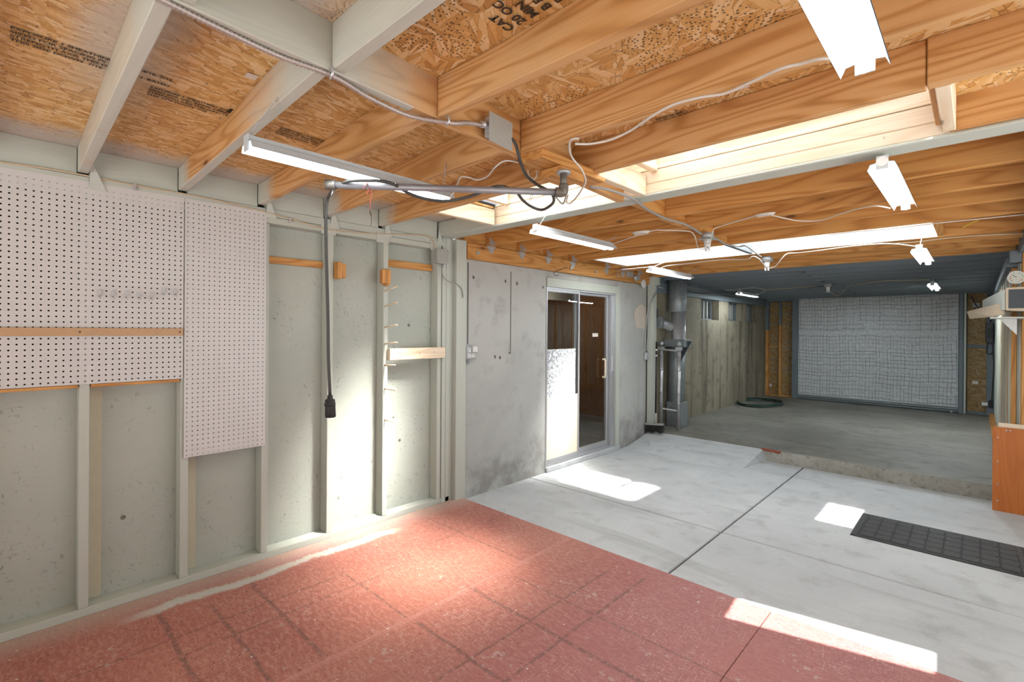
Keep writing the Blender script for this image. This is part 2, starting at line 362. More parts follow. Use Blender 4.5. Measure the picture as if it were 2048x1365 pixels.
def red_floor():
    n = N('red_painted_osb_floor'); p = n.pos(); x, y, z = n.sep(p)
    big = n.noise(p, 1.5, 4, .6); fl = n.noise(n.mp(p, (22, 60, 1), (0, 0, .7)), 1, 4, .65); fl2 = n.noise(n.mp(p, (70, 24, 1), (0, 0, .3)), 1, 4, .7)
    c = n.mix(n.ss(big, .3, .7), lin(164, 98, 88), lin(182, 116, 100))
    c = n.mix(n.m('MULTIPLY', n.ss(fl, .45, .6), .5), c, lin(198, 144, 128))
    c = n.mix(n.m('MULTIPLY', n.ss(fl2, .60, .74), .45), c, lin(206, 160, 144))
    c = n.mix(n.m('MULTIPLY', n.ss(n.noise(n.mp(p, (40, 90, 1), (0, 0, -.6)), 1, 4, .7), .58, .64), .65), c, lin(108, 46, 40))
    mauve = n.ss(n.m('ADD', x, n.m('MULTIPLY', big, .8)), 1.5, 2.4); c = n.mix(n.m('MULTIPLY', mauve, .45), c, lin(164, 104, 112))
    fb = n.noise(n.vm('ADD', n.mp(p, (170, 34, 1), (0, 0, 1.1)), n.comb(n.m('MULTIPLY', n.noise(p, 20, 2), 6), 0, 0)), 1, 4, .75)
    fb2 = n.noise(n.vm('ADD', n.mp(p, (34, 150, 1), (0, 0, .4)), n.comb(0, n.m('MULTIPLY', n.noise(p, 20, 2), 6), 0)), 1, 4, .75)
    den = n.ss(n.noise(p, 2.6, 3), .35, .6)
    c = n.mix(n.m('MULTIPLY', n.m('MULTIPLY', n.m('MAXIMUM', n.ss(fb, .57, .64), n.ss(fb2, .57, .64)), den), .7), c, lin(218, 186, 174))
    sm = n.m('SUBTRACT', 1, n.ss(n.m('ABSOLUTE', n.m('SUBTRACT', x, n.m('ADD', 1.105, n.m('MULTIPLY', big, .03)))), .004, .02)); c = n.mix(n.m('MULTIPLY', sm, .55), c, lin(206, 148, 140))
    # worn dark lines where strips of tape once lay, along X and along Y
    wob = n.m('MULTIPLY', n.m('SUBTRACT', n.noise(p, 3, 2), .5), .02)
    def line(cc, at_, w_, lo, hi, other):
        d = n.m('ABSOLUTE', n.m('SUBTRACT', n.m('ADD', cc, wob), at_))
        m_ = n.m('SUBTRACT', 1, n.ss(d, w_*.35, w_))
        return n.m('MULTIPLY', m_, n.m('MULTIPLY', n.ss(other, lo-.03, lo+.03), n.m('SUBTRACT', 1, n.ss(other, hi-.03, hi+.03))))
    tot = None
    for (cc, a_, w_, lo, hi, o_) in [(y, .546, .017, .2, 1.0, x), (y, .746, .014, .33, 1.15, x), (y, .955, .015, .22, 1.08, x), (y, 1.357, .010, .5, 1.1, x), (y, 1.372, .014, 1.16, 2.0, x),
                                     (y, 1.745, .016, 1.1, 2.6, x), (y, 2.172, .009, .15, 1.1, x), (y, .13, .014, .4, 1.6, x), (x, .5, .008, .2, 1.35, y), (x, .66, .007, .5, 1.5, y),
                                     (x, 1.54, .010, .9, 2.4, y), (x, 1.735, .013, 1.2, 2.5, y), (x, .53, .006, 1.9, 2.6, y), (y, 2.0, .007, 1.2, 2.9, x)]:
        l = line(cc, a_, w_, lo, hi, o_); tot = l if tot is None else n.m('MAXIMUM', tot, l)
    c = n.mix(n.m('MULTIPLY', tot, n.m('MULTIPLY', n.ss(n.noise(p, 40, 3), .3, .6), .6)), c, lin(98, 74, 70))
    # grey paint spilt along the left wall, scuffs at the far edge, white drops
    band = n.m('ABSOLUTE', n.m('SUBTRACT', n.m('ADD', x, n.m('MULTIPLY', n.m('SUBTRACT', n.noise(n.mp(p, (1.2, 2.2, 1)), 1, 3), .5), .22)), .185))
    b = n.m('MULTIPLY', n.m('SUBTRACT', 1, n.ss(n.m('ADD', band, n.m('MULTIPLY', n.m('SUBTRACT', fl, .5), .08)), .018, .050)), n.m('MULTIPLY', n.ss(y, .35, .6), n.m('SUBTRACT', 1, n.ss(y, 1.75, 2.0))))
    c = n.mix(n.m('MULTIPLY', b, .9), c, lin(206, 208, 200))
    near = n.m('SUBTRACT', 1, n.ss(n.m('ADD', x, n.m('MULTIPLY', fl, .12)), .06, .30))
    c = n.mix(n.m('MULTIPLY', near, .55), c, lin(190, 180, 168))
    sc_ = n.ss(n.m('MULTIPLY', n.noise(p, 4.5, 4, .7), n.noise(p, 30, 3, .7)), .35, .39)
    c = n.mix(n.m('MULTIPLY', sc_, .5), c, lin(198, 186, 178))
    d = n.vor(p, 16); k = n.m('MULTIPLY', n.m('LESS_THAN', d['Distance'], .07), n.m('GREATER_THAN', n.sep(d['Color'])[0], .72))
    c = n.mix(n.m('MULTIPLY', k, .9), c, lin(230, 226, 216))
    return n.out(c, .55, bump=n.m('ADD', fl, fl2), bd=.002, bs=.4)
M['red'] = red_floor()

def pegmat():
    n = N('pegboard_hardboard'); v = n.pos()
    c = n.mix(n.noise(v, 2, 3), lin(200, 197, 194), lin(209, 206, 203)); return n.out(c, .38, bump=n.noise(v, 60, 2), bd=.001, bs=.1)
M['peg'] = pegmat()
M['bare'] = plain('pegboard_hole_shade', lin(52, 40, 28), .8)  # dark brown puts the shade behind the pegboard holes into the colour
M['peg2'] = plain('pegboard_edge', lin(150, 140, 128))
def galv(name, a, b, rough=.42):
    n = N(name); v = n.obj(); vo = n.vor(v, 110); f = n.sep(vo['Color'])[0]
    return n.out(n.mix(f, a, b), n.m('ADD', rough-.1, n.m('MULTIPLY', f, .25)), .45, bump=n.noise(v, 40, 3), bd=.001, bs=.2)
M['galv'] = galv('galvanised_steel', lin(168, 171, 173), lin(196, 199, 201))
M['galv_dark'] = galv('dull_galvanised_steel', lin(124, 130, 132), lin(160, 166, 168))
M['steel'] = plain('bright_steel', lin(206, 206, 208), .3, .6)
M['pipe'] = plain('grey_pipe', lin(150, 147, 150), .4, .35, var=.12)
M['fitting'] = plain('brownish_pipe_fitting', lin(112, 106, 98), .45, .35)
M['flex'] = plain('flexible_conduit_metal', lin(186, 174, 168), .4, .35)
M['rodblack'] = plain('black_enamel', lin(34, 36, 38), .4)
M['rubber'] = plain('black_rubber', lin(40, 40, 40), .6, scale=60)
M['ribs'] = plain('black_rubber_ribs', lin(86, 86, 86), .55, scale=80)
M['white'] = plain('white_plastic', lin(226, 226, 222), .4)
M['wmetal'] = plain('white_enamelled_metal', lin(196, 200, 202), .45)
M['cable_w'] = plain('white_cable_sheath', lin(214, 208, 198), .5)
M['cable_g'] = plain('grey_cable_sheath', lin(150, 148, 144), .5)
M['cable_y'] = plain('yellow_cable_sheath', lin(214, 178, 66), .5)
M['cable_t'] = plain('oversprayed_cable_sheath', lin(198, 176, 146), .6)
M['cord'] = plain('dark_grey_cord', lin(66, 64, 60), .5)
M['gbox'] = plain('grey_box_paint', lin(160, 160, 154), .5)
M['pgreen'] = plain('pale_green_paint', lin(190, 193, 183), .55)
M['greytrim'] = plain('grey_trim_paint', lin(112, 120, 122), .5)
M['darkgrey'] = plain('dark_grey_metal', lin(70, 74, 78), .5, .3)
M['alu'] = plain('brushed_aluminium', lin(190, 190, 192), .35, .6)
M['hose'] = plain('green_hose', lin(42, 66, 58), .45)
M['brick'] = plain('red_brick', lin(150, 72, 48), .8)
M['pink'] = plain('pink_string', lin(206, 112, 100), .8)
M['wire'] = plain('rusty_wire', lin(90, 70, 56), .6, .5)
M['plaster'] = concrete('plaster_patch', lin(204, 192, 178), lin(196, 184, 170), lin(180, 168, 152), rough=.85)
M['orangeboard'] = wood('varnished_plywood', lin(200, 118, 52), lin(186, 102, 40), lin(146, 70, 24), axis='Z', contrast=.6, rough=.35, knots=False)
M['cardboard'] = plain('printed_cardboard', lin(196, 178, 154), .7, scale=8)
M['ink'] = plain('black_stamp_ink', lin(58, 50, 40), .7)
M['paper'] = plain('white_sticker', lin(224, 214, 206), .6)
M['roomwhite'] = plain('room_ceiling_paint', lin(150, 146, 140), .7)
M['panelling'] = wood('brown_wall_panelling', lin(150, 104, 62), lin(120, 78, 44), lin(84, 50, 26), axis='Z', contrast=.7)
M['blockwood'] = M['firZ']
def tubem(name, s):
    n = N(name); return n.out((1, 1, 1), .5, emit=(.83, .94, 1), es=s)
M['tube'] = tubem('lit_fluorescent_tube', 46.0)
M['tube2'] = tubem('bright_fluorescent_tube', 780.0)
M['tube3'] = tubem('garage_fluorescent_tube', 260.0)
M['downlight'] = tubem('lit_downlight', 14.0)
def glass():
    n = N('window_glass'); f = n.nd('ShaderNodeLayerWeight'); f.inputs[0].default_value = .5
    t = n.nd('ShaderNodeBsdfTransparent'); t.inputs[0].default_value = (.9, .92, .92, 1); g = n.nd('ShaderNodeBsdfGlossy'); g.inputs['Roughness'].default_value = .01
    mx = n.nd('ShaderNodeMixShader'); o = n.nd('ShaderNodeOutputMaterial')
    n.t.links.new(n.m('ADD', .045, n.m('MULTIPLY', n.m('POWER', f.outputs[1], 5), .9)), mx.inputs[0]); n.t.links.new(t.outputs[0], mx.inputs[1]); n.t.links.new(g.outputs[0], mx.inputs[2]); n.t.links.new(mx.outputs[0], o.inputs[0])
    return n.mat
M['glass'] = glass()
def frost():
    n = N('frosted_fibreglass'); t = n.nd('ShaderNodeBsdfTranslucent'); t.inputs[0].default_value = (.9, .92, .94, 1)
    d = n.nd('ShaderNodeBsdfDiffuse'); d.inputs[0].default_value = (.9, .92, .94, 1)
    mx = n.nd('ShaderNodeMixShader'); mx.inputs[0].default_value = .3; o = n.nd('ShaderNodeOutputMaterial')
    n.t.links.new(t.outputs[0], mx.inputs[1]); n.t.links.new(d.outputs[0], mx.inputs[2]); n.t.links.new(mx.outputs[0], o.inputs[0]); return n.mat
M['frost'] = frost()
def film():
    n = N('patterned_window_film'); v = n.obj(); x, y, z = n.sep(v); q = n.comb(y, z, 0)
    a = n.noise(n.mp(q, (1, .8, 1)), 55, 2, .6, 1.2); c = n.ramp(n.ss(a, .47, .53), [(0, lin(250, 250, 252)), (1, lin(150, 154, 158))])
    return n.out(c, .3)
M['film'] = film()
def plywood_pale():
    n = N('pale_plywood_panel'); v = n.obj(); q = n.noise(n.mp(v, (1, 26, .8)), 1, 3, .6)
    return n.out(n.mix(q, lin(226, 208, 180), lin(240, 226, 204)), .5)
M['plypale'] = plywood_pale()
def foil():
    n = N('bubble_foil_insulation'); v = n.obj(); x, y, z = n.sep(v)
    f = n.noise(v, 26, 4, .7); g = n.noise(n.mp(v, (1, 1, 3)), 60, 3, .7)
    c = n.mix(n.ss(f, .35, .7), lin(226, 228, 228), lin(246, 246, 246))
    c = n.mix(n.m('MULTIPLY', n.ss(g, .55, .7), .45), c, lin(118, 118, 116))
    return n.out(c, n.m('ADD', .3, n.m('MULTIPLY', g, .3)), .08, bump=n.m('ADD', f, g), bd=.012, bs=.8)
M['foil'] = foil()
M['foilseam'] = plain('dark_foil_seam', lin(84, 84, 82), .6, .3)  # dark grey of the quilted seam lines

# ================================================================ STRUCTURE
# ---- floor
floor = MB().box(-.4, -2.4, -.30, 4.6, 11.2, -.10).build('floor', M['kerb'], origin=(0, 0, 0), kind='structure')
SE = [0.0, 1.122, 2.341, 3.56, 4.45]
ysplit = [[-2.0, -.35, 2.635], [-2.0, 2.635], [-2.0, 1.2, 2.635], [-2.0, 2.635]]
for i in range(4):
    for j in range(len(ysplit[i])-1):
        MB().box(SE[i]+(.001 if i else -.09), ysplit[i][j]+.001, -.028, SE[i+1]-.001, ysplit[i][j+1]-.001, 0.0, .002).build('osb_floor_panel', M['red'], floor)
JY, JX = 3.50, 1.775
g = .006
for (x0, y0, x1, y1) in [(-.1, 2.637, JX, JY), (JX, 2.637, 4.5, JY), (-.1, JY, JX, 5.10), (JX, JY, 4.5, 5.775), (.0, 2.0, 0, 2.0)]:
    if x1 > x0: MB().box(x0+g, y0+g, -.10, x1-g, y1-g, -.030, .006).build('concrete_slab', M['slab'], floor)
# apron that ramps up to the raised garage slab
MB().hexa([(-.1, 5.104, -.10), (JX-g, 5.104, -.10), (-.1, 5.78, -.10), (JX-g, 5.78, -.10), (-.1, 5.104, -.030), (JX-g, 5.104, -.030), (-.1, 5.78, -.028), (JX-g, 5.78, -.028)], .004).build('concrete_slab', M['slab'], floor)
MB().hexa([(.02, 5.15, -.045), (1.34, 5.15, -.045), (.02, 5.80, -.045), (1.43, 5.80, -.045), (.02, 5.20, -.029), (1.30, 5.20, -.029), (.02, 5.80, .088), (1.38, 5.80, .088)], .004).build('concrete_ramp', M['slab'], floor)
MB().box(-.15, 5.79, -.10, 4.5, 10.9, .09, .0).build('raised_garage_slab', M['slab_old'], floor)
kb = MB(); rr = random.Random(3); xs = [1.36+i*.05 for i in range(0, 62)]
vs = []; fs = []
for i, x in enumerate(xs):
    e = .0 if i > 2 else .05*(3-i)/3
    for (yy, zz) in ((5.80, .0905), (5.765+rr.uniform(-.006, .006)+e*.3, .088), (5.748+rr.uniform(-.008, .008)+e, .05+rr.uniform(-.008, .008)), (5.742+rr.uniform(-.006, .006)+e, .0), (5.74, -.034)):
        vs.append((x, yy, zz))
for i in range(len(xs)-1):
    for k in range(4): a = i*5+k; fs.append((a, a+1, a+6, a+5))
kb.add(vs, fs, True).build('kerb_edge', M['kerb'], floor)
MB().bar((1.36, 5.79, .085), (1.56, 5.765, .085), .035, .02, .005).build('brick_strip', M['brick'], floor)

# ---- left wall, studded bay (front room)
wl = MB().box(-.14, -2.0, -.03, -.116, 2.62, 2.3).build('wall_left', M['pgreen'], origin=(0, 0, 0), kind='structure')
for y0, y1 in [(-2.0, -.53), (-.53, .69), (.69, 1.909), (1.909, 2.61)]:
    MB().box(-.115, y0+.0015, 0, -.09, y1-.0015, 2.24, .001).build('osb_sheathing_panel', M['painted_osb'], wl)
MB().box(-.09, -1.9, 0, 0, 2.52, .038, .002).build('sill_plate', M['greenY'], wl)
MB().box(-.09, -1.9, 2.0, 0.004, 2.42, 2.038, .002).build('top_plate', M['greenY'], wl)
MB().box(-.09, -1.9, 2.040, 0.006, 2.42, 2.085, .002).build('top_plate', M['greenY'], wl)
for y0 in (-.94, -.53, -.13, .276, .681, 1.088, 1.491, 1.903, 2.385):
    MB().box(-.088, y0, .039, 0, y0+.038, 1.999, .0025).build('stud', M['greenZ'], wl)
MB().box(-.088, 2.43, .0, .004, 2.468, 2.10, .0025).build('stud', M['greenZ'], wl)
MB().box(-.088, 2.472, .0, .0, 2.512, 2.10, .0025).build('stud', M['greenZ'], wl)
for y0 in (.31, 1.12):
    MB().box(-.088, y0-.40+.005, 1.78, -.03, y0-.035, 1.818, .002).build('blocking', M['greenY'], wl)
# painted panel edge band between stud and sheathing at the right of each stud
for y0 in (.314, .719):
    MB().box(-.0895, y0, .04, -.086, y0+.055, 1.6).build('paint_strip', plain('cream_paint_strip', lin(196, 190, 166), .6), wl)
for y0, y1, z0 in ((-.49, -.132, 1.11), (-.09, .274, 1.11), (.316, .679, 1.11), (.721, 1.086, .70)):  # dark sheets added so the pegboard holes look shaded
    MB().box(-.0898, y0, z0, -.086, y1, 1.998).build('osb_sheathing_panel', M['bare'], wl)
# rim board between rafters above the plate
for y0, y1 in [(-.60, -.13), (-.09, .265), (.305, .665), (.705, 1.06), (1.10, 1.46), (1.50, 1.86), (1.90, 2.378)]:
    MB().box(-.03, y0+.002, 2.087, .0, y1-.002, 2.2155, .001).build('rim_board', M['greenY'], wl)
# ---- post and concrete part of the left wall
wm = MB().box(-.20, 2.62, -.1, 0, 3.715, 1.955).build('wall_left_middle', M['conc_wall'], origin=(0, 0, 0), kind='structure')
MB().box(-.20, 5.10, -.1, 0.0, 5.735, 1.955, .006).build('concrete_pier', M['conc_wall'], wm)
MB().box(-.20, 3.715, 1.89, -.01, 5.10, 1.955).build('lintel', M['conc_wall'], wm)
MB().box(-.05, 2.55, -.03, .035, 2.655, 2.10, .004).build('post', M['greenZ'], wm)
MB().box(-.045, 2.515, -.03, -.02, 2.555, 2.10).build('filler_board', M['greenZ'], wm)
MB().box(.002, 5.748, .13, .088, 5.835, 2.0, .004).build('post', M['greenZ'], wm)
MB().box(.004, 5.75, .088, .085, 5.84, .129, .004).build('brick', M['brick'], wm)
MB().box(-.12, 2.66, 1.957, .045, 5.72, 2.085, .004).build('ledger_beam', M['firY'], wm)
MB().box(-.12, 2.66, 2.088, .0, 5.80, 2.24, .002).build('rim_board', M['firY'], wm)
MB().box(-.05, 5.72, 1.957, .10, 5.90, 2.06, .004).build('beam_cap', M['greenY'], wm)
# thin dark form-joint grooves and pits in the concrete, plaster patch
for yy, z0, z1, ww in ((3.215, 1.15, 1.90, .006), (2.70, 1.25, 1.93, .008)):
    MB().box(-.001, yy-ww, z0, .0012, yy+ww, z1).build('form_joint', plain('form_joint_dirt', lin(112, 108, 104), .9), wm)
pit = plain('concrete_pit_dirt', lin(98, 88, 78), .9)
def blob(cx, cy_, r, n_=11, sx=1.0, sy=1.0, seed=0, jag=.25):
    q = random.Random(seed); return [(cx+math.cos(2*math.pi*k/n_)*r*sx*(1+q.uniform(-jag, jag)), cy_+math.sin(2*math.pi*k/n_)*r*sy*(1+q.uniform(-jag, jag))) for k in range(n_)]
for i, (px, py, rr_) in enumerate([(947, 555, .013), (1011, 563, .014), (1034, 567, .014), (1086, 575, .013), (990, 714, .014), (1000, 716, .014), (1018, 706, .008)]):
    p = at(px, py, X=0); poly = blob(p.y, p.z, rr_, 9, .8, 1.1, i)
    MB().prism([(-.001, a, b) for a, b in poly], (0, 0, 0), (.0022, 0, 0)).build('tie_hole', pit, wm)
q = random.Random(5); pts = [(1268, 632), (1270, 620), (1278, 610), (1284, 609), (1291, 616), (1292, 640), (1290, 652), (1288, 660), (1281, 657), (1272, 655), (1270, 644)]
MB().prism([tuple(at(a, b, X=0)) for a, b in pts], (0, 0, 0), (.004, 0, 0)).build('plaster_patch', M['plaster'], wm)

# ---- garage part of the left wall, with three small windows
wb = struct_root('wall_left_back')
def wbx(x0, y0, z0, x1, y1, z1, nm='concrete_wall_block', m_='conc_dark'): return MB().box(x0, y0, z0, x1, y1, z1).build(nm, M[m_], wb)
WIN = [(7.46, 8.16), (8.59, 9.30), (9.48, 10.10)]
MB().box(-.25, 5.83, -.1, 0, 10.68, 1.55).build('concrete_wall_block', M['conc_dark'], wb)
ys = [5.83] + [v for a in WIN for v in a] + [10.68]
for i in range(0, len(ys), 2): wbx(-.25, ys[i], 1.55, 0, ys[i+1], 1.87)
MB().box(-.25, 5.90, 1.87, .03, 10.68, 2.01, .004).build('plate_beam', M['greyY'], wb)
for k, (a, b) in enumerate(WIN):
    wr = struct_root('window_%d' % (k+1))
    fr = MB(); X0 = -.17
    fr.box(X0, a, 1.55, X0+.05, a+.03, 1.87); fr.box(X0, b-.03, 1.55, X0+.05, b, 1.87); fr.box(X0, a+.03, 1.55, X0+.05, b-.03, 1.575); fr.box(X0, a+.03, 1.845, X0+.05, b-.03, 1.87)
    fr.build('window_frame', M['greytrim'], wr)
    for yy in (a+(b-a)*.30, a+(b-a)*.52, a+(b-a)*.72):
        MB().box(X0+.012, yy-.02, 1.575, X0+.06, yy+.02, 1.845, .003).build('mullion', M['gbox'], wr)
    MB().box(X0+.018, a+.03, 1.575, X0+.024, b-.03, 1.845).build('pane', M['glass'], wr)
    MB().box(-.26, a-.02, 1.53, -.24, b+.02, 1.89).build('backing_board', M['darkgrey'], wr)

# ---- back wall
bw = MB().box(-.3, 10.72, -.1, 4.5, 10.80, 2.4).build('wall_back', M['greytrim'], origin=(0, 0, 0), kind='structure')
def bwx(nm, m_, x0, z0, x1, z1, y0=10.64, y1=10.72, ch=.003): return MB().box(x0, y0, z0, x1, y1, z1, ch).build(nm, M[m_], bw)
zc = [.09, .61, .81, 1.04, 1.17, 1.54, 1.72, 1.90, 1.96]
for (xa, xb) in ((.055, .235), (.275, .475)):
    for i in range(len(zc)-1):
        bwx('osb_panel', 'osb_wall', xa, zc[i]+.006, xb, zc[i+1]-.006, 10.70, 10.719, 0)
bwx('corner_stud', 'firZ', -.0, .09, .05, 1.40, 10.62)
bwx('corner_stud', 'greyZ', -.0, 1.40, .05, 1.99, 10.60)
bwx('stud', 'firZ', .237, .09, .273, 1.50); bwx('stud', 'greyZ', .237, 1.50, .273, 1.96)
bwx('nogging', 'firX', .055, 1.055, .235, 1.085, 10.68); bwx('sill_plate', 'firX', .05, .09, .475, .115, 10.66)
bwx('door_post', 'greyZ', .478, .09, .578, 2.0, 10.60); bwx('top_plate', 'greyX', 0, 1.965, .50, 2.01, 10.62)
bwx('door_post', 'greyZ', 2.862, .09, 2.915, 2.0, 10.57); bwx('door_post', 'greenZ', 2.920, .09, 2.948, 2.0, 10.58)
bwx('osb_panel', 'osb_wall', 2.955, 1.185, 3.18, 2.0, 10.70, 10.719, 0); bwx('osb_panel', 'osb_wall', 2.955, .13, 3.18, 1.135, 10.70, 10.719, 0)
bwx('nogging', 'greyX', 2.95, 1.14, 3.185, 1.18, 10.67); bwx('sill_plate', 'greyX', 2.95, .09, 3.3, .125, 10.66)
bwx('corner_post', 'greyZ', 3.182, .09, 3.29, 2.0, 10.60)
MB().box(.0, 10.6, 2.005, 3.4, 10.72, 2.2).build('header_board', M['greyX'], bw)

# ---- overhead garage door lined with foil
gd = struct_root('door_2')
nx, nz = 150, 120; X0, X1, Z0, Z1 = .585, 2.855, .175, 2.02
q = random.Random(11); vs = []; fs = []
ph = [q.uniform(0, 6.28) for _ in range(8)]
hl = [(Z0+(Z1-Z0)*(i+.5)/27)+q.uniform(-.012, .012) for i in range(27)]
vl = [X0+(X1-X0)*(i+.5)/46+q.uniform(-.008, .008) for i in range(46)]
def pil(t, ls, w_):
    d = min(abs(t-l) for l in ls); return 1-math.exp(-(d/w_)**2)
for j in range(nz+1):
    z = Z0+(Z1-Z0)*j/nz
    for i in range(nx+1):
        x = X0+(X1-X0)*i/nx
        zz = z + .010*math.sin(x*5+ph[0]) + .005*math.sin(x*17+ph[1]+z*3); xx = x + .006*math.sin(z*7+ph[2]) + .003*math.sin(z*23+x*3)
        b = .010*pil(zz, hl, .012)*pil(xx, vl, .010) + .004*math.sin(x*31+z*13) * math.sin(z*41+x*7) + q.uniform(-.0022, .0022)
        if abs(z-(1.36)) < .03: b += .012
        vs.append((x, 10.615-b, z))
for j in range(nz):
    for i in range(nx): a = j*(nx+1)+i; fs.append((a, a+1, a+nx+2, a+nx+1))
MB().add(vs, fs, True).build('foil_insulation', M['foil'], gd)
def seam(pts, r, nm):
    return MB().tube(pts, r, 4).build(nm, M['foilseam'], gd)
for k, l in enumerate(hl):
    if 1.30 < l < 1.42: continue
    big = q.random() < .6
    x = X0+.01
    while x < X1-.1:
        L = q.uniform(.35, 1.6); e = min(x+L, X1-.01); n_ = max(3, int((e-x)/.06))
        P = [(x+(e-x)*t/n_, 10.611, l - .010*math.sin((x+(e-x)*t/n_)*5+ph[0]) - .005*math.sin((x+(e-x)*t/n_)*17+ph[1]+l*3)+q.uniform(-.002, .002)) for t in range(n_+1)]
        seam(P, .0030 if big else .0018, 'quilt_seam'); x = e + q.choice([.02, .02, .2])
for k, l in enumerate(vl):
    z = Z0+.02
    while z < Z1-.08:
        L = q.uniform(.12, .6); e = min(z+L, Z1-.02)
        if z < 1.36 < e: e = 1.34
        n_ = max(3, int((e-z)/.05))
        if z > 1.34 and q.random() < .35: z = e+.05; continue
        P = [(l - .006*math.sin((z+(e-z)*t/n_)*7+ph[2])+q.uniform(-.002, .002), 10.611, z+(e-z)*t/n_) for t in range(n_+1)]
        seam(P, q.choice([.0014, .0024]), 'quilt_seam'); z = e + (.05 if abs(e-1.34) < .01 else q.uniform(.005, .05))
for z0, z1, y0 in ((.135, .168, 10.59), (.10, .128, 10.57)):
    MB().box(.585, y0, z0, 2.855, 10.62, z1, .004).build('bottom_rail', M['galv_dark'] if z0 > .12 else M['greytrim'], gd)
MB().box(.585, 10.60, .091, 2.855, 10.64, .10).build('rubber_seal', M['rubber'], gd)
MB().sphere((2.78, 10.56, .105), .018, 8, 6).build('roller', M['white'], gd)

# ---- right wall
wr_ = MB().box(3.31, 5.6, -.1, 3.36, 10.72, 2.2).build('wall_right', M['pgreen'], origin=(0, 0, 0), kind='structure')
y = 5.62; yy = 5.64
while yy < 10.5:
    MB().box(3.302, yy-.02, .09, 3.31, min(yy+.575, 10.6), 2.0).build('sheathing_panel', M['painted_osb'], wr_)
    MB().box(3.268, yy, .128, 3.30, yy+.038, 1.90, .003).build('stud', M['firZ'], wr_)
    MB().box(3.262, yy+.26, .128, 3.30, yy+.30, 1.90, .003).build('stud', M['greenZ'], wr_)
    yy += .60
MB().box(3.21, 5.62, .09, 3.30, 10.6, .127, .003).build('sill_plate', M['firY'], wr_)
MB().box(3.235, 5.62, 1.905, 3.305, 10.62, 1.985, .004).build('top_plate', M['greyY'], wr_)
MB().box(3.25, 5.50, 1.93, 3.34, 5.62, 2.03, .004).build('beam_end', M['greyX'], wr_)
wrf = MB().box(3.31, 5.58, -.1, 4.6, 5.66, 2.3).build('wall_right_return', M['pgreen'], origin=(0, 0, 0), kind='structure')
for x0 in (3.32, 3.72, 4.12):
    MB().box(x0, 5.49, -.03, x0+.038, 5.58, 2.0, .003).build('stud', M['firZ'], wrf)
# front room: right and front walls, unseen, each with a wide opening added to let daylight in
wrr = struct_root('wall_right_front')
MB().box(4.45, -2.0, -.03, 4.55, .6, 2.2).build('wall_panel', M['pgreen'], wrr)
MB().box(4.45, 4.2, -.03, 4.55, 5.6, 2.2).build('wall_panel', M['pgreen'], wrr)
MB().box(4.45, .6, 2.05, 4.55, 4.2, 2.2).build('wall_panel', M['pgreen'], wrr)
wf = struct_root('wall_front')
MB().box(-.13, -2.0, -.03, .4, -1.9, 2.2).build('wall_panel', M['pgreen'], wf)
MB().box(4.0, -2.0, -.03, 4.5, -1.9, 2.2).build('wall_panel', M['pgreen'], wf)
MB().box(.4, -2.0, 2.05, 4.0, -1.9, 2.25).build('wall_panel', M['pgreen'], wf)
gr = MB().box(-30, -30, -.5, 40, 30, -.31).build('ground_outside', M['slab'], origin=(0, 0, 0), kind='structure')

# ---- ceiling
ce = struct_root('ceiling')
XG = 1.60
def gz(y): return 2.11 + .040*(1.9-y)            # underside of the girder
def zl(x, y): return 2.10 + (gz(y)-2.10)*x/XG    # underside of the left rafters
def zlt(x, y): return 2.215 + (gz(y)+.150-2.215)*x/XG
LR = [-.55, -.13, .265, .665, 1.06, 1.46, 1.86]
for y0 in LR:
    c = []
    for f_ in (zl, zlt):
        for yy in (y0, y0+.040):
            for xx in (.0, XG-.002): c.append((xx, yy, f_(xx, yy)))
    MB().hexa(c, .003).build('rafter', M['firpX'], ce)
def zr(y): return gz(y)+.004
for y0, m_ in ((-.5, 'firpX'), (-.1, 'firpX'), (.30, 'firpX'), (.70, 'firpX'), (1.10, 'firpX'), (1.545, 'firpX'), (1.915, 'firpX')):
    x0 = XG+.042
    xe = 2.950 if y0 == 1.915 else 4.5
    MB().hexa([(x0 if i % 2 == 0 else xe, y0+.042*((i//2) % 2), zr(y0)+.142*(i//4)) for i in range(8)], .003).build('rafter', M[m_], ce)
# splice in the rafter next to the roof light
MB().hexa([((2.952, 4.5)[i % 2], 1.911+.042*((i//2) % 2), zr(1.915)+.002+.142*(i//4)) for i in range(8)], .003).build('rafter', M['firpX'], ce)
c = [(XG+.040*(i % 2), -1.9 if (i//2) % 2 == 0 else 2.40, 0) for i in range(8)]
c = [(x, yy, gz(yy)+(.150 if i > 3 else 0)) for i, (x, yy, _) in enumerate(c)]
MB().hexa(c, .003).build('girder', M['firpY'], ce)
# deck sheets over the front room (left slope, right), leaving the roof lights open
def deckL(x0, x1, y0, y1):
    mb = MB(); n_ = max(1, round((y1-y0)/.2))
    for j in range(n_):
        ya, yb = y0+(y1-y0)*j/n_, y0+(y1-y0)*(j+1)/n_
        xs_ = [x0, 0, x1] if x0 < 0 else [x0, x1]
        for a_, b_ in zip(xs_, xs_[1:]):
            mb.hexa([(x, yy, 2.215+(gz(yy)+.150-2.215)*max(x, 0)/XG+dz+.001) for dz in (0, .012) for yy in (ya, yb) for x in (a_, b_)])
    return mb.build('osb_roof_panel', M['osb_left'], ce)
g = .0015
for x0, x1 in ((.0, .165), (.168, 1.385), (1.388, 1.62)):
    for y0, y1 in ((-2.0, -.54), (-.537, .68), (.683, 1.90)): deckL(x0 if x0 else -.13, x1, y0, y1)
deckL(-.13, .60, 1.903, 2.40); deckL(0.6, 1.62, 1.903, 1.96)
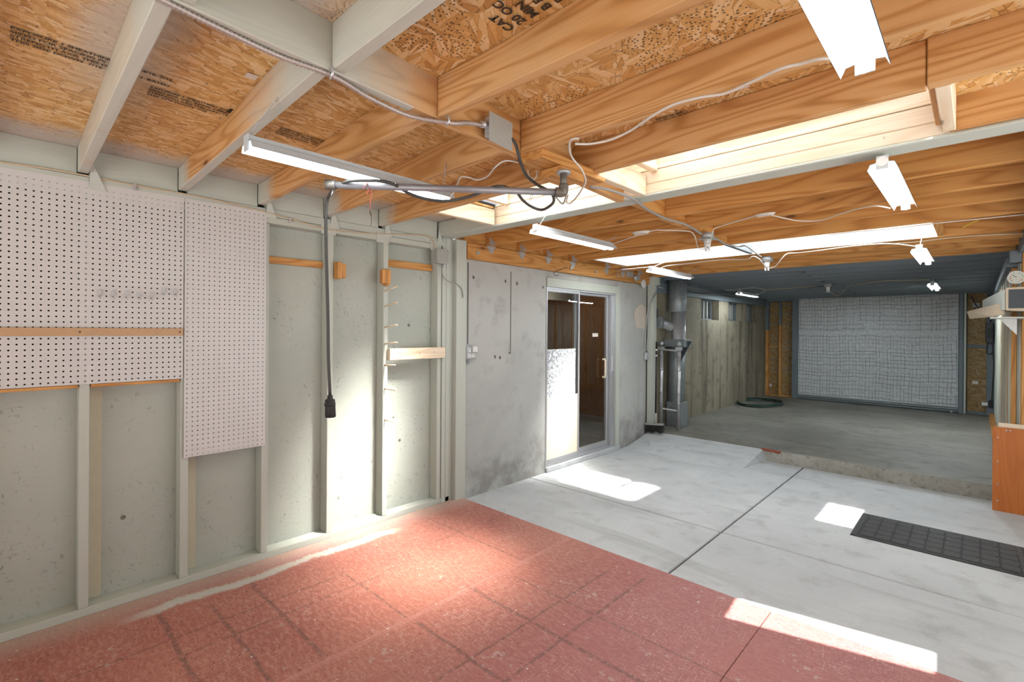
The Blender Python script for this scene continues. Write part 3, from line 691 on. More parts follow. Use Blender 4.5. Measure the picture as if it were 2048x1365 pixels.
def deckR(x0, x1, y0, y1, m_='osb_right'):
    cs = [(x, yy, gz(yy)+.147+dz) for dz in (0, .012) for yy in (y0, y1) for x in (x0, x1)]
    return MB().hexa(cs).build('osb_roof_panel', M[m_], ce)
for x0, x1 in ((1.623, 2.84), (2.843, 4.5)):
    for y0, y1 in ((-2.0, .72), (.723, 1.955)): deckR(x0, x1, y0, y1)
deckR(2.995, 4.5, 1.958, 2.40)
# header beam between the two rooms
MB().box(-.09, 2.42, 2.165, 4.5, 2.53, 2.235, .004).build('header_beam', wood('whitewashed_lumber_x', lin(226, 208, 184), lin(212, 190, 162), lin(180, 148, 112), axis='X', contrast=.6), ce)
MB().box(-.09, 2.415, 2.100, 4.5, 2.532, 2.112, .003).build('header_beam_soffit', M['greenX'], ce)
MB().box(-.09, 2.42, 2.113, 4.5, 2.53, 2.164, .003).build('header_beam', bpy.data.materials['whitewashed_lumber_x'], ce)
MB().box(-.05, 2.395, 2.104, .60, 2.418, 2.212, .002).build('header_facing', M['greenX'], ce)
MB().box(2.99, 2.397, 2.114, 4.5, 2.419, 2.25, .002).build('header_facing', M['firpX'], ce)
MB().box(.62, 2.42, 2.238, 2.95, 2.53, 2.33, .003).build('curb_board', M['paleX'], ce)
MB().box(.0, 2.42, 2.238, .618, 2.53, 2.25, .003).build('curb_board', M['paleX'], ce)
# blocks that frame the roof light
for nm, x0, y0, z0, x1, y1, z1, m_ in [('skylight_block', .585, 1.904, 2.104, .622, 2.395, 2.21, 'paleY'), ('skylight_block', .70, 1.97, 2.23, .74, 2.41, 2.33, 'paleY'), ('skylight_block', 1.725, 1.962, 2.106, 1.765, 2.418, 2.215, 'paleY'),
                                       ('skylight_block', 1.79, 1.962, 2.225, 1.83, 2.418, 2.33, 'paleY'), ('skylight_block', 2.948, 1.962, 2.150, 2.966, 2.418, 2.30, 'firpY'), ('skylight_block', 2.968, 1.957, 2.112, 3.006, 2.394, 2.24, 'paleY'),
                                       ('skylight_block', 1.645, 1.962, 2.23, 1.66, 2.418, 2.33, 'paleY')]:
    MB().box(x0, y0, z0, x1, y1, z1, .003).build(nm, M[m_], ce)

# roof light over the front room: frosted ribbed sheet with one clear gap added and slanted to shape the sun patch
SUN_BLOCK = plain('sun_block_layer', lin(60, 60, 62), .9)
def sun_block(x0, x1, y0, y1, zf):  # unseen layer added to stop sun leaking through the panel joints
    mb = MB(); ni = max(1, round((x1-x0)/.4)); nj = max(1, round((y1-y0)/.4))
    for i in range(ni):
        for j in range(nj):
            xa, xb = x0+(x1-x0)*i/ni, x0+(x1-x0)*(i+1)/ni; ya, yb = y0+(y1-y0)*j/nj, y0+(y1-y0)*(j+1)/nj
            mb.hexa([(x, yy, zf(x, yy)+dz) for dz in (.018, .030) for yy in (ya, yb) for x in (xa, xb)])
    return mb.build('sun_block_layer', SUN_BLOCK, ce)
fL = lambda x, y: 2.216+(gz(y)+.150-2.215)*max(x, 0)/XG
fR = lambda x, y: gz(y)+.147
sun_block(-.14, 0, -2.0, 2.54, fL); sun_block(0, 1.63, -2.0, 1.96, fL); sun_block(0, .60, 1.96, 2.54, fL); sun_block(1.60, 4.55, -2.0, 1.955, fR); sun_block(2.99, 4.55, 1.955, 2.60, fR)
sk = struct_root('window_4')
ZS = 2.345; SL = .2
qd = [(2.170, 2.70), (2.94, 2.845), (2.95, 2.615), (2.195, 2.425)]
dy = SL*(ZS+.03)
hol = [(a, b-dy) for a, b in qd]     # far-left, far-right, near-right, near-left
def sheet(pts, m_='frost', nm='roof_light_sheet', par=sk, z=ZS):
    return MB().prism([(a, b, z) for a, b in pts], (0, 0, 0), (0, 0, .004)).build(nm, M[m_], par)
FL, FR, NR, NL = hol
sheet([(.40, 1.70), (NL[0], 1.70), NL, FL, (FL[0], 2.70), (.40, 2.70)])
sheet([(NL[0]-.01, 1.70), (3.25, 1.70), (3.25, NR[1]), NR, NL], z=ZS+.001)
sheet([(FL[0]-.01, 2.70), FL, FR, (3.25, FR[1]), (3.25, 2.70)][::-1], z=ZS+.002)
sheet([(NR[0], NR[1]-.01), (3.25, NR[1]-.01), (3.25, FR[1]+.01), (FR[0], FR[1]+.01)], z=ZS+.003)
MB().prism([(a, b, ZS-.006) for a, b in (FL, FR, NR, NL)], (0, 0, 0), (0, 0, .003)).build('pane', M['glass'], sk)
# ---- deck, joists over the middle room and the garage
def zj(y): return 2.09 - .0118*(y-2.9)
JO = [2.90, 3.29, 3.67, 4.07, 4.70, 5.05, 5.42]
SKX0, SKX1 = .315, 2.855
for y0 in JO:
    sp = (y0 == 4.70)
    MB().box(.0, y0, zj(y0), 3.45 if y0 < 5.3 else 3.3, y0+.038, zj(y0)+.14, .003).build('joist', M['whitejoist'] if False else M['firX'], ce)
MB().box(.0, 5.78, zj(5.78), 3.3, 5.818, zj(5.78)+.14, .003).build('joist', M['firX'], ce)
# white well boards around the middle roof light
ww = plain('white_well_paint', lin(240, 240, 238), .5)
MB().box(SKX0, 4.694, zj(4.7)+.002, SKX1, 4.699, 2.235).build('well_board', ww, ce)
MB().box(SKX0, 4.109, zj(4.1)+.02, SKX1, 4.114, 2.235).build('well_board', ww, ce)
MB().box(SKX0-.03, 4.11, zj(4.4)+.002, SKX0, 4.698, 2.225, .002).build('well_board', ww, ce)
MB().box(SKX1, 4.11, zj(4.4)+.002, SKX1+.038, 4.698, 2.225, .002).build('well_board', M['firY'], ce)
gj = [6.18+.40*k for k in range(12)]
for y0 in gj:
    MB().box(.0, y0, zj(y0), 3.3, y0+.038, zj(y0)+.14, .002).build('joist', M['greyX'], ce)
MB().box(.0, 5.822, zj(5.82)-.004, 3.3, 5.834, zj(5.8)+.14).build('joist_facing', M['greyX'], ce)
prev = 2.53
for k, y0 in enumerate(JO):   # solid blocking staggered along the middle
    if y0 not in (4.70,):
        a = prev+.001; b = y0-.001; o = .0 if k % 2 else .04
        MB().box(1.56+o, a, zj(a)+.006, 1.598+o, b, zj(a)+.14, .002).build('blocking', M['firY'], ce)
    prev = y0+.038
for k in range(len(gj)-1):
    o = .0 if k % 2 else .04
    MB().box(1.52+o, gj[k]+.039, zj(gj[k])+.006, 1.558+o, gj[k+1]-.001, zj(gj[k])+.13).build('blocking', M['greyY'], ce)
def deckM(x0, x1, y0, y1, m_):
    zt = lambda yy: zj(yy)+.141
    MB().hexa([(x, yy, zt(yy)+dz) for dz in (0, .012) for yy in (y0, y1) for x in (x0, x1)]).build('osb_roof_panel', M[m_], ce)
deckM(-.1, 4.5, 2.535, 4.108, 'osb_mid'); deckM(-.1, SKX0, 4.11, 4.70, 'osb_mid'); deckM(SKX1, 4.5, 4.11, 4.70, 'osb_mid'); deckM(-.1, 4.5, 4.702, 5.82, 'osb_mid')
M['greydeck'] = plain('shaded_grey_deck', lin(74, 82, 88), .6)  # darkened grey puts the shade between the joists into the colour
deckM(-.1, 4.5, 5.822, 10.75, 'greydeck')
for a_, b_, c_, d_ in ((-.14, 4.55, 2.535, 4.108), (-.14, SKX0, 4.1, 4.71), (SKX1, 4.55, 4.1, 4.71), (-.14, 4.55, 4.702, 10.8)): sun_block(a_, b_, c_, d_, lambda x, y: zj(y)+.1415)
# joist seats: folded steel plates on the ledger
for y0 in JO[:6]+[5.42]:
    z = zj(y0)
    MB().prism([(.047, y0-.035, z-.004), (.047, y0+.073, z-.004), (.047, y0+.030, z-.065), (.047, y0+.010, z-.065)], (0, 0, 0), (.003, 0, 0)).build('joist_hanger', M['galv'], ce)
    MB().prism([(.05, y0-.003, z-.004), (.13, y0-.003, z+.004), (.05, y0-.003, z+.075)], (0, 0, 0), (0, .002, 0)).build('joist_hanger', M['galv'], ce)
for y0 in (2.76, 4.05, 4.50, 4.95, 5.45):
    MB().cyl((.045, y0, 2.01), (.060, y0, 2.01), .014, n=8).build('ledger_bolt', M['galv'], ce)
# steel rafter clips along the top plate
for y0 in (.265, 1.06, 1.46, 1.86, 2.33):
    MB().prism([(.006, y0+.042, 2.03), (.006, y0+.105, 2.03), (.030, y0+.044, 2.165)], (0, 0, 0), (0.003, 0, 0)).build('rafter_clip', M['pgreen'], ce)
    if y0 > 1.2: MB().box(.006, y0-.02, 1.985, .010, y0+.08, 2.06, .001).build('rafter_clip', M['pgreen'], ce)
MB().box(-.12, 5.80, 2.011, .0, 10.72, 2.21, .002).build('rim_board', M['greyY'], ce)
MB().box(3.30, 2.53, 2.0, 3.34, 10.72, 2.24, .002).build('rim_board', M['greyY'], ce)
sk2 = struct_root('window_5')
for i in range(3):
    x0 = SKX0-.04+i*.865
    MB().prism([(a, b, 2.25) for a, b in ((x0, 4.05), (x0+.90, 4.05), (x0+.90, 4.76), (x0, 4.76))], (0, 0, .006*i), (0, 0, .006*i+.004)).build('roof_light_sheet', M['frost'], sk2)
MB().box(1.56, 4.12, 2.075, 1.598, 4.69, 2.15, .002).build('glazing_bar', M['greytrim'], sk2)

# ---- room behind the glass door
rb = struct_root('wall_room_behind')
MB().box(-3.0, 2.7, -.12, -2.95, 7.3, 2.1).build('wall_panel', M['panelling'], rb)
MB().box(-3.0, 6.9, -.12, -.21, 6.95, 2.1).build('wall_panel', M['panelling'], rb)
for yy in (3.3, 3.9, 4.5, 5.1, 5.7, 6.3): MB().box(-2.955, yy, -.1, -2.94, yy+.012, 1.9).build('panel_groove', M['rodblack'], rb)
MB().box(-3.0, 2.7, -.12, -.21, 2.75, 2.1).build('wall_panel', M['panelling'], rb)
MB().box(-3.0, 2.7, 1.98, -.21, 7.0, 2.05).build('ceiling_panel', M['roomwhite'], rb)
MB().box(-3.0, 2.7, -.14, -.21, 7.0, -.05).build('floor_panel', M['slab_old'], rb)
MB().box(-2.0, 3.3, 1.86, -1.9, 6.9, 1.98).build('beam', M['roomwhite'], rb)
MB().cyl((-1.0, 4.55, 1.979), (-1.0, 4.55, 1.972), .05, n=16).build('downlight', M['downlight'], rb)
lamp('room_fill_lamp', 'POINT', (-1.0, 4.55, 1.85), 26, None, (1, .9, .75), shadow_soft_size=.06)  # point lamps added to brighten the room behind the glass
lamp('room_fill_lamp', 'POINT', (-1.6, 5.9, 1.7), 16, None, (1, .9, .75), shadow_soft_size=.06)
MB().box(-2.0, 5.35, .45, -1.2, 5.95, .50, .004).build('work_table_top', M['panelling'], rb)
for a, b in ((-1.95, 5.4), (-1.25, 5.4), (-1.95, 5.9), (-1.25, 5.9)): MB().box(a, b, -.05, a+.04, b+.04, .45).build('table_leg', M['rodblack'], rb)

# ---- sliding door
d1 = struct_root('door_1')
MB().box(-.10, 3.722, 1.80, .012, 5.0, 1.89, .003).build('head_trim', M['greenY'], d1)
MB().box(-.10, 5.0, -.03, .012, 5.075, 1.90, .003).build('side_trim', M['greenZ'], d1)
MB().box(-.12, 3.722, -.03, .02, 5.08, .02, .004).build('threshold', M['slab'], d1)
MB().box(-.09, 3.722, .02, -.0, 4.94, .04, .002).build('track', M['alu'], d1)
MB().box(-.09, 3.722, 1.78, .0, 4.99, 1.80, .002).build('track', M['alu'], d1)
MB().box(-.085, 4.915, .02, -.005, 4.998, 1.80, .002).build('jamb', M['alu'], d1)
MB().box(-.07, 4.93, .9, .001, 4.98, 1.08, .002).build('strike_plate', M['steel'], d1)
def sash(y0, y1, x0, fr, z0=.04, z1=1.78, bt=.05):
    t = .03
    s = MB(); s.box(x0, y0, z0, x0+t, y0+fr, z1, .002); s.box(x0, y1-fr, z0, x0+t, y1, z1, .002); s.box(x0, y0+fr, z0, x0+t, y1-fr, z0+bt, .002); s.box(x0, y0+fr, z1-.025, x0+t, y1-fr, z1, .002)
    return s.build('sash', M['alu'], d1)
s1 = sash(3.724, 4.285, -.03, .022); s2 = sash(4.245, 4.91, -.072, .035, bt=.06)
MB().box(-.017, 3.746, 1.18, -.013, 4.263, 1.755).build('pane', M['glass'], d1)
MB().box(-.017, 3.746, .70, -.012, 4.225, 1.18).build('patterned_film', M['film'], d1)
MB().box(-.017, 4.225, .70, -.013, 4.263, 1.18).build('pane', M['glass'], d1)
MB().box(-.018, 3.746, .09, -.008, 4.263, .70, .001).build('wood_panel', M['plypale'], d1)
MB().box(-.058, 4.28, .10, -.054, 4.875, 1.755).build('pane', M['glass'], d1)
MB().tube(spline([(-.04, 4.79, 1.04), (-.01, 4.79, 1.04), (-.005, 4.79, 1.0), (-.005, 4.79, .88), (-.01, 4.79, .84), (-.04, 4.79, .84)], 3), .011, 8).build('handle', M['plypale'], d1)
MB().box(-.054, 4.60, 1.30, -.0525, 4.71, 1.34).build('notice', M['paper'], d1)

# ================================================================ THINGS
def single(mb, name, m_, label, cat, group=None, **k):
    o = mb.build(name, m_, **k); o['label'] = label; o['category'] = cat
    if group: o['group'] = group
    return o
# ---- pegboards with real holes
def pegboard(y0, y1, z0, z1, cy0, cz0, x, r=.0041, p=.0254):
    mb = MB(); t = .003
    ny = int((y1-.006-cy0)/p)+1; nz_ = int((z1-.006-cz0)/p)+1
    ya = [y0]+[cy0+p*(i+.5) for i in range(-1, ny)]; ya[-1] = y1; ya = [y0]+[cy0+p*(i+.5) for i in range(ny-1)]+[y1]
    za = [z0]+[cz0+p*(j+.5) for j in range(nz_-1)]+[z1]
    K = 8
    for i in range(ny):
        for j in range(nz_):
            a, b, c_, d = ya[i], ya[i+1], za[j], za[j+1]; hy, hz = cy0+p*i, cz0+p*j
            ring = [(hy+r*math.cos(2*math.pi*(k+.5)/K), hz+r*math.sin(2*math.pi*(k+.5)/K)) for k in range(K)]
            sq = [(b, hz+.0), (b, d), (hy, d), (a, d), (a, hz), (a, c_), (hy, c_), (b, c_)]
            vs = [(x, *q_) for q_ in sq]+[(x, *q_) for q_ in ring]+[(x-t, *q_) for q_ in ring]
            fs = []
            for k in range(K):
                l = (k+1) % K; fs.append((k, l, 8+l)) if False else None
            # ring vertex k sits at angle 22.5+45k; outer vertices at 0,45,90...
            for k in range(K):
                l = (k+1) % K
                fs.append((k, l, 8+k)); fs.append((8+k, l, 8+l)); fs.append((8+k, 8+l, 16+l, 16+k))
            mb.add(vs, fs)
    mb.add([(x, y0, z0), (x, y1, z0), (x, y1, z1), (x, y0, z1), (x-t, y0, z0), (x-t, y1, z0), (x-t, y1, z1), (x-t, y0, z1)], [(0, 4, 5, 1), (1, 5, 6, 2), (2, 6, 7, 3), (3, 7, 4, 0)])
    return mb
pbA = pegboard(-.53, .690, 1.103, 2.062, .690-.0127-.0254*46, 1.117, .0065)
pA = thing('pegboard', 'wide white pegboard on the left wall with a row of seven hooks in it', 'pegboard', (.0065, .08, 1.10))
pbA.build('perforated_panel', M['peg'], pA)
single(MB().box(.0072, -.53, 1.332, .019, .688, 1.370, .001), 'wooden_strip', plain('tan_wood_strip', lin(190, 152, 112), .5), 'tan wooden strip screwed flat across the wide pegboard', 'wooden strip')
for y_ in (.275, .672): MB().cyl((.0072, y_, 1.351), (.0205, y_, 1.351), .0045, n=8).build('screw', M['wire'], bpy.data.objects['wooden_strip'])
pbB = pegboard(.694, 1.106, .680, 2.062, .7075, .692, .0100, r=.0034)
pB = thing('pegboard', 'tall narrow white pegboard with smaller hole spacing hanging lower, right of the wide one', 'pegboard', (.01, .9, .68))
pbB.build('perforated_panel', M['peg'], pB)
for (y0, y1) in ((-.1, .272), (.318, .677)):
    MB().box(-.088, y0, 1.087, .004, y1, 1.101, .001).build('batten', M['firY'], wl)
# hooks
hk0 = None
for i, px in enumerate((201, 227, 253, 279, 304, 328, 353)):
    p = at(px, 583, X=.007); yy = .690-.0127-.0254*round((.690-.0127-p.y)/.0254); zz = 1.117+.0254*round((p.z-1.117)/.0254)
    if hk0 is None:
        hk0 = thing('pegboard_hook', '', 'hook', (.007, yy, zz), 'metal hooks on the wide pegboard')
        MB().tube(spline([(-.004+.007, yy, zz+.006), (.016, yy, zz), (.0175, yy, zz-.018), (.030, yy, zz-.036), (.036, yy, zz-.030)], 4), .0026, 6).build('wire_hook', M['steel'], hk0)
        MB().box(.0085, yy-.005, zz-.025, .015, yy+.005, zz+.006, .001).build('back_plate', M['steel'], hk0)
        ob = hk0
    else:
        ob = hk0.copy(); C.objects.link(ob); ob.location = (.007, yy, zz)
        for ch in list(hk0.children): c_ = ch.copy(); C.objects.link(c_); c_.parent = ob
    ob['label'] = 'small metal hook in the wide pegboard, %s of the row of seven' % ('leftmost', 'second from left', 'third from left', 'middle one', 'third from right', 'second from right', 'rightmost')[i]

# ---- wooden pieces on the studs
single(MB().box(-.089, 1.128, 1.772, -.068, 1.489, 1.815, .002), 'wooden_cleat', M['firY'], 'orange wooden cleat between studs just right of the tall pegboard', 'wooden cleat', 'bare wooden cleats between the studs')
single(MB().box(-.089, 1.943, 1.832, -.068, 2.383, 1.884, .002), 'wooden_cleat', M['firY'], 'orange wooden cleat between studs under the grey junction box', 'wooden cleat', 'bare wooden cleats between the studs')
t = thing('wooden_block', 'bare wooden block with a notch fixed to the wall beside the hanging cord', 'wooden block', (.0, 1.57, 1.70))
MB().box(.0, 1.531, 1.70, .055, 1.562, 1.81, .002).build('face_block', M['firZ'], t); MB().box(-.086, 1.562, 1.71, .035, 1.60, 1.80, .002).build('rear_block', M['firZ'], t)
t = thing('wooden_block', 'bare wooden block fixed to the stud above the row of pegs', 'wooden block', (.0, 1.92, 1.69))
MB().box(.022, 1.858, 1.693, .060, 1.925, 1.79, .002).build('face_block', M['firZ'], t); MB().box(.001, 1.89, 1.68, .022, 1.942, 1.80, .002).build('rear_block', M['firZ'], t)
names = ('topmost', 'second from the top', 'third from the top', 'fourth from the top', 'third from the bottom', 'second from the bottom', 'lowest')
for i, (a, b) in enumerate(((583, 795), (613, 796), (655, 795), (688, 795), (731, 791), (778, 789), (840, 788))):
    p0 = at(769, a, X=0); L = .13
    p1 = p0+Vector((L*(.85 if i > 3 else 1), .02, .03 - .006*i))
    o = single(MB().cyl(p0, p1, .0058, n=8), 'dowel_peg', M['paleX'], 'thin wooden peg on the stud, %s of seven in the column' % names[i], 'peg', 'wooden pegs up the stud')
t = thing('wooden_rail', 'short pale board nailed across two studs beside the column of pegs', 'board', (.0, 2.18, 1.15))
MB().box(.001, 1.935, 1.150, .038, 2.437, 1.234, .003).build('board', M['paleY'], t)
for y_ in (2.02, 2.19, 2.33): MB().cyl((.038, y_, 1.20), (.040, y_, 1.20), .003, n=6).build('nail', M['wire'], t)

# ---- grey junction box and outlets
t = thing('junction_box', 'grey metal junction box on the corner stud under the top plate', 'electrical box', (.0, 2.39, 1.89))
MB().box(.005, 2.335, 1.885, .055, 2.445, 1.995, .003).build('box_body', M['gbox'], t); MB().box(.055, 2.333, 1.883, .058, 2.447, 1.997, .001).build('cover', M['gbox'], t)
MB().cyl((.03, 2.425, 1.887), (.03, 2.425, 1.862), .013, n=8).build('connector', M['steel'], t)
for a, b in ((2.345, 1.895), (2.435, 1.985)): MB().sphere((.059, a, b), .003, 6, 4).build('screw', M['wire'], t)
t = thing('outlet_box', 'metal double outlet box with one adapter plugged in, on the grey concrete wall', 'electrical outlet', (.02, 2.715, 1.13))
MB().box(.0, 2.66, 1.13, .035, 2.765, 1.235, .003).build('metal_box', M['galv'], t)
for a, b in ((2.690, 1.205), (2.690, 1.160), (2.730, 1.160)):
    MB().cyl((.035, a, b), (.039, a, b), .017, n=12).build('receptacle', M['white'], t)
    MB().box(.039, a-.007, b-.002, .0395, a-.004, b+.009).box(.039, a+.004, b-.002, .0395, a+.007, b+.009).build('slots', M['rodblack'], t)
MB().box(.035, 2.715, 1.185, .060, 2.765, 1.235, .006).build('adapter', M['white'], t)
MB().box(.0, 2.665, 1.095, .03, 2.70, 1.13, .003).build('clamp', M['galv_dark'], t)

# ---- cables along the left wall
def cable(name, pts, r, m_, label, cat='cable', group=None, k=5, n=6):
    return single(MB().tube(spline(pts, k), r, n), name, m_, label, cat, group)
cl = [at(x, y, X=.012) for x, y in ((-60, 312), (0, 324), (90, 337), (180, 353), (270, 371), (400, 394), (535, 425))] + [at(x, y, X=.012) for x, y in ((600, 444), (650, 458), (700, 464), (760, 468), (840, 470))] + [at(860, 474, X=.02), at(869, 486, X=.03), at(872, 500, X=.035)]
cable('wall_cable', cl, .0042, M['cable_t'], 'beige cable running along the top plate above both pegboards to the junction box')
cable('wall_cable', [at(883, 530, X=.035), at(886, 552, X=.04), at(897, 563, X=.045), at(910, 567, X=.045), at(922, 575, X=.05), at(926, 590, X=.045), at(925, 596, X=.04)], .0045, M['cable_g'], 'short grey cable curving from the junction box across the corner post')
for x, y in ((270, 373), (580, 440)):
    p = at(x, y, X=.012); single(MB().box(.006, p.y-.006, p.z-.02, .019, p.y+.006, p.z+.016, .002), 'cable_clip', M['steel'], 'small metal clip holding the beige cable %s' % ('above the wide pegboard' if x < 300 else 'right of the tall pegboard'), 'clip')

# ---- flexible metal conduit along the girder
def conduit(pts, r, name, m_, parent=None, pitch=.011, amp=.26):
    P = spline(pts, 14); out = [P[0]]; acc = 0
    for a, b in zip(P, P[1:]):
        out.append(b)
    # resample evenly
    L = [0]
    for a, b in zip(out, out[1:]): L.append(L[-1]+(b-a).length)
    n_ = int(L[-1]/(pitch/2)); R = []; j = 0; Q = []
    for i in range(n_+1):
        s = L[-1]*i/n_
        while j < len(L)-2 and L[j+1] < s: j += 1
        t_ = (s-L[j])/max(1e-9, L[j+1]-L[j]); Q.append(out[j].lerp(out[j+1], t_)); R.append(r*(1+(amp if i % 2 else -amp)))
    return MB().tube(Q, r, 8, rad=R).build(name, m_, parent)
t = thing('junction_box', 'square galvanised junction box hanging beside the girder above the pipe arm', 'electrical box', (1.69, 1.36, 2.12))
jb = MB(); jb.hexa([Vector(c_) for c_ in ((1.650, 1.325, 2.135), (1.690, 1.325, 2.118), (1.650, 1.432, 2.128), (1.690, 1.432, 2.110), (1.650, 1.325, 2.215), (1.690, 1.325, 2.212), (1.650, 1.432, 2.208), (1.690, 1.432, 2.205))], .004)
jb.build('box_body', M['galv'], t)
MB().hexa([(1.690, 1.312, 2.108), (1.694, 1.312, 2.108), (1.690, 1.442, 2.100), (1.694, 1.442, 2.100), (1.690, 1.312, 2.222), (1.694, 1.312, 2.222), (1.690, 1.442, 2.214), (1.694, 1.442, 2.214)], .001).build('cover_plate', M['gbox'], t)
for a in (1.335, 1.42): MB().sphere((1.695, a, 2.16), .003, 6, 4).build('screw', M['steel'], t)
MB().cyl((1.67, 1.325, 2.175), (1.665, 1.293, 2.172), .014, n=8).build('connector', M['steel'], t)
fc = conduit([(1.655, -.3, 2.19), (1.648, .05, 2.180), at(330, 3, Z=2.168), at(440, 57, Z=2.162), at(560, 113, Z=2.156), at(665, 152, Z=2.150), at(740, 196, Z=2.139), at(820, 232, Z=2.130), at(900, 246, Z=2.13), at(935, 246, X=1.667), (1.664, 1.295, 2.170)], .0075, 'flexible_conduit', M['flex'])
fc['label'] = 'ribbed flexible metal conduit clipped along the girder to the junction box'; fc['category'] = 'conduit'
for x, y, z_ in ((664, 149, 2.146), (896, 244, 2.125)):
    p = at(x, y, Z=z_); single(MB().tube([p+Vector((-.004, -.004, -.014)), p+Vector((.012, -.004, -.004)), p+Vector((.012, -.004, .012)), p+Vector((-.004, -.004, .016))], .004, 6), 'conduit_clip', M['steel'], 'metal strap on the ribbed conduit, %s' % ('at the painted rafter' if x < 700 else 'near the junction box'), 'clip')

# ---- swing arm made of pipe with its wooden mount
t = thing('swing_arm', 'grey steel pipe arm on a wooden mount, black cord and plug hanging from it', 'pipe arm', (1.70, 1.75, 2.05))
MB().box(1.640, 1.548, 2.090, 1.762, 2.022, 2.128, .003).build('mount_board', M['firY'], t)
MB().box(1.61, 1.548, 2.130, 1.69, 1.95, 2.150, .003).build('mount_board', M['firY'], t)
MB().box(1.640, 1.672, 2.050, 1.763, 1.845, 2.088, .003).build('mount_block', M['firY'], t)
E0 = at(1120, 352, Z=2.05); EL = at(1127, 385, Z=1.96); E0 = Vector((EL.x, EL.y, 2.05)); CP = at(657, 370, Z=1.96)
MB().cyl(E0, E0-Vector((0, 0, .012)), .030, n=16).build('flange', M['galv'], t)
MB().cyl(E0, EL+Vector((0, 0, .02)), .015, n=12).build('nipple', M['fitting'], t)
dr = (CP-EL).normalized()
MB().tube(spline([EL+Vector((0, 0, .032)), EL+Vector((0, 0, .012)), EL+dr*.005, EL+dr*.035], 4), .021, 12).build('elbow', M['fitting'], t)
MB().cyl(EL+dr*.02, CP, .0145, n=14).build('pipe', M['pipe'], t)
MB().cyl(CP-dr*.028, CP+dr*.012, .021, n=10).build('pipe_cap', M['fitting'], t)
# black cord that follows the pipe and hangs down to a plug
AR = lambda s, dz=0, off=0: EL+dr*s+Vector((0, 0, dz))+Vector((dr.y, -dr.x, 0))*off
LA = (CP-EL).length
cp = [(1.69, 1.44, 2.15), at(1032, 290, X=1.70), at(1040, 320, X=1.70), at(1052, 350, Z=2.05), at(1075, 370, Z=2.0), at(1100, 384, Z=1.965), at(1108, 400, Z=1.95), at(1100, 412, Z=1.94), at(1083, 420, Z=1.935), at(1062, 413, Z=1.94), at(1045, 400, Z=1.945), at(1033, 385, Z=1.965), at(1008, 374, Z=1.975), at(985, 375, Z=1.97), at(950, 390, Z=1.955), at(900, 402, Z=1.945), at(860, 400, Z=1.945), at(820, 388, Z=1.95), at(780, 366, Z=1.965), at(730, 361, Z=1.975), at(695, 363, Z=1.97), at(670, 377, Z=1.955)]
e = CP+dr*(-.0)
hx = at(658, 400, Z=1.93)
P0 = at(658, 400, Z=1.925)
down = [P0, Vector((P0.x, P0.y, 1.85)), Vector((P0.x, P0.y, 1.7))]
base = at(655, 560, X=P0.x)
def dn(px, py): return at(px, py, X=P0.x)
cord = MB().tube(spline(cp+[dn(655, 398), dn(652, 430), dn(652, 480), dn(654, 560), dn(656, 640), dn(657, 720), dn(660, 790)], 5), .0066, 8).build('power_cord', M['cord'], t)
pt = dn(660, 800); pb = dn(661, 834)
MB().tube([pt+Vector((0, 0, .02)), pt+Vector((0, 0, .004)), pt, pb, pb+Vector((0, 0, -.002))], .02, 14, rad=[.010, .012, .0205, .0225, .0200]).build('plug_body', M['rubber'], cord)
MB().tube([pt+Vector((0, 0, -.014)), pt+Vector((0, 0, -.026))], .0235, 14).build('plug_collar', M['rodblack'], cord)
for s_ in (.05, LA*.50, LA-.035):
    pass
for px, py, z_ in ((1064, 388, 1.955), (668, 375, 1.955)):
    c0 = at(px, py, Z=z_); mb = MB()
    mb.tube([c0+Vector((math.cos(a)*.006, math.sin(a)*.012, math.sin(a)*.030-.004)) for a in [2*math.pi*k/14 for k in range(14)]], .0014, 5, closed=True)
    mb.build('wire_tie', M['steel'], t)
# pink string with a wire hook
st0 = at(739, 366, Z=1.975)
def dz(x, y): return at(x, y, X=st0.x+.01)
t = thing('string', 'frayed pink string with a wire hook dangling from the pipe arm', 'string', tuple(st0))
MB().tube([dz(726, 378), dz(735, 366), dz(741, 372), dz(740, 388)], .0016, 5).build('strand', M['pink'], t)
MB().tube([dz(735, 366), dz(737, 380), dz(734, 389)], .0022, 5).build('strand', M['pink'], t)
MB().tube([dz(741, 366), dz(742, 382), dz(744, 391), dz(741, 397), dz(741, 420)], .0018, 5).build('strand', M['pink'], t)
MB().tube([dz(741, 420), dz(739, 426), dz(743, 432), dz(741, 424), dz(743, 440), dz(742, 452)], .0012, 5).build('wire_hook', M['wire'], t)

# ---- fluorescent shop lights
FL_LEN = .88
def fixture_parts(root, L, loc):
    X, Y, Z = loc
    prof = [(-.050, -.014), (-.040, .008), (-.016, .012), (-.014, .034), (.014, .034), (.016, .012), (.040, .008), (.050, -.014)]
    mb = MB(); n_ = len(prof); vs = [(X+a, Y+s*L/2, Z+b) for s in (-1, 1) for a, b in prof] + [(X+a*.97, Y+s*L/2, Z+b-.002) for s in (-1, 1) for a, b in prof]
    fs = []
    for i in range(n_-1): fs.append((i, i+1, n_+i+1, n_+i)); fs.append((2*n_+i+1, 2*n_+i, 3*n_+i, 3*n_+i+1))
    mb.add(vs, fs); mb.build('reflector', M['wmetal'], root)
    for s in (-1, 1):
        MB().box(X-.020, Y+s*L/2-.003, Z-.018, X+.020, Y+s*L/2+.003, Z+.036, .001).build('end_cap', M['wmetal'], root)
    MB().cyl((X, Y-L/2+.004, Z-.006), (X, Y+L/2-.004, Z-.006), .0135, n=12).build('tube', M['tube'], root)
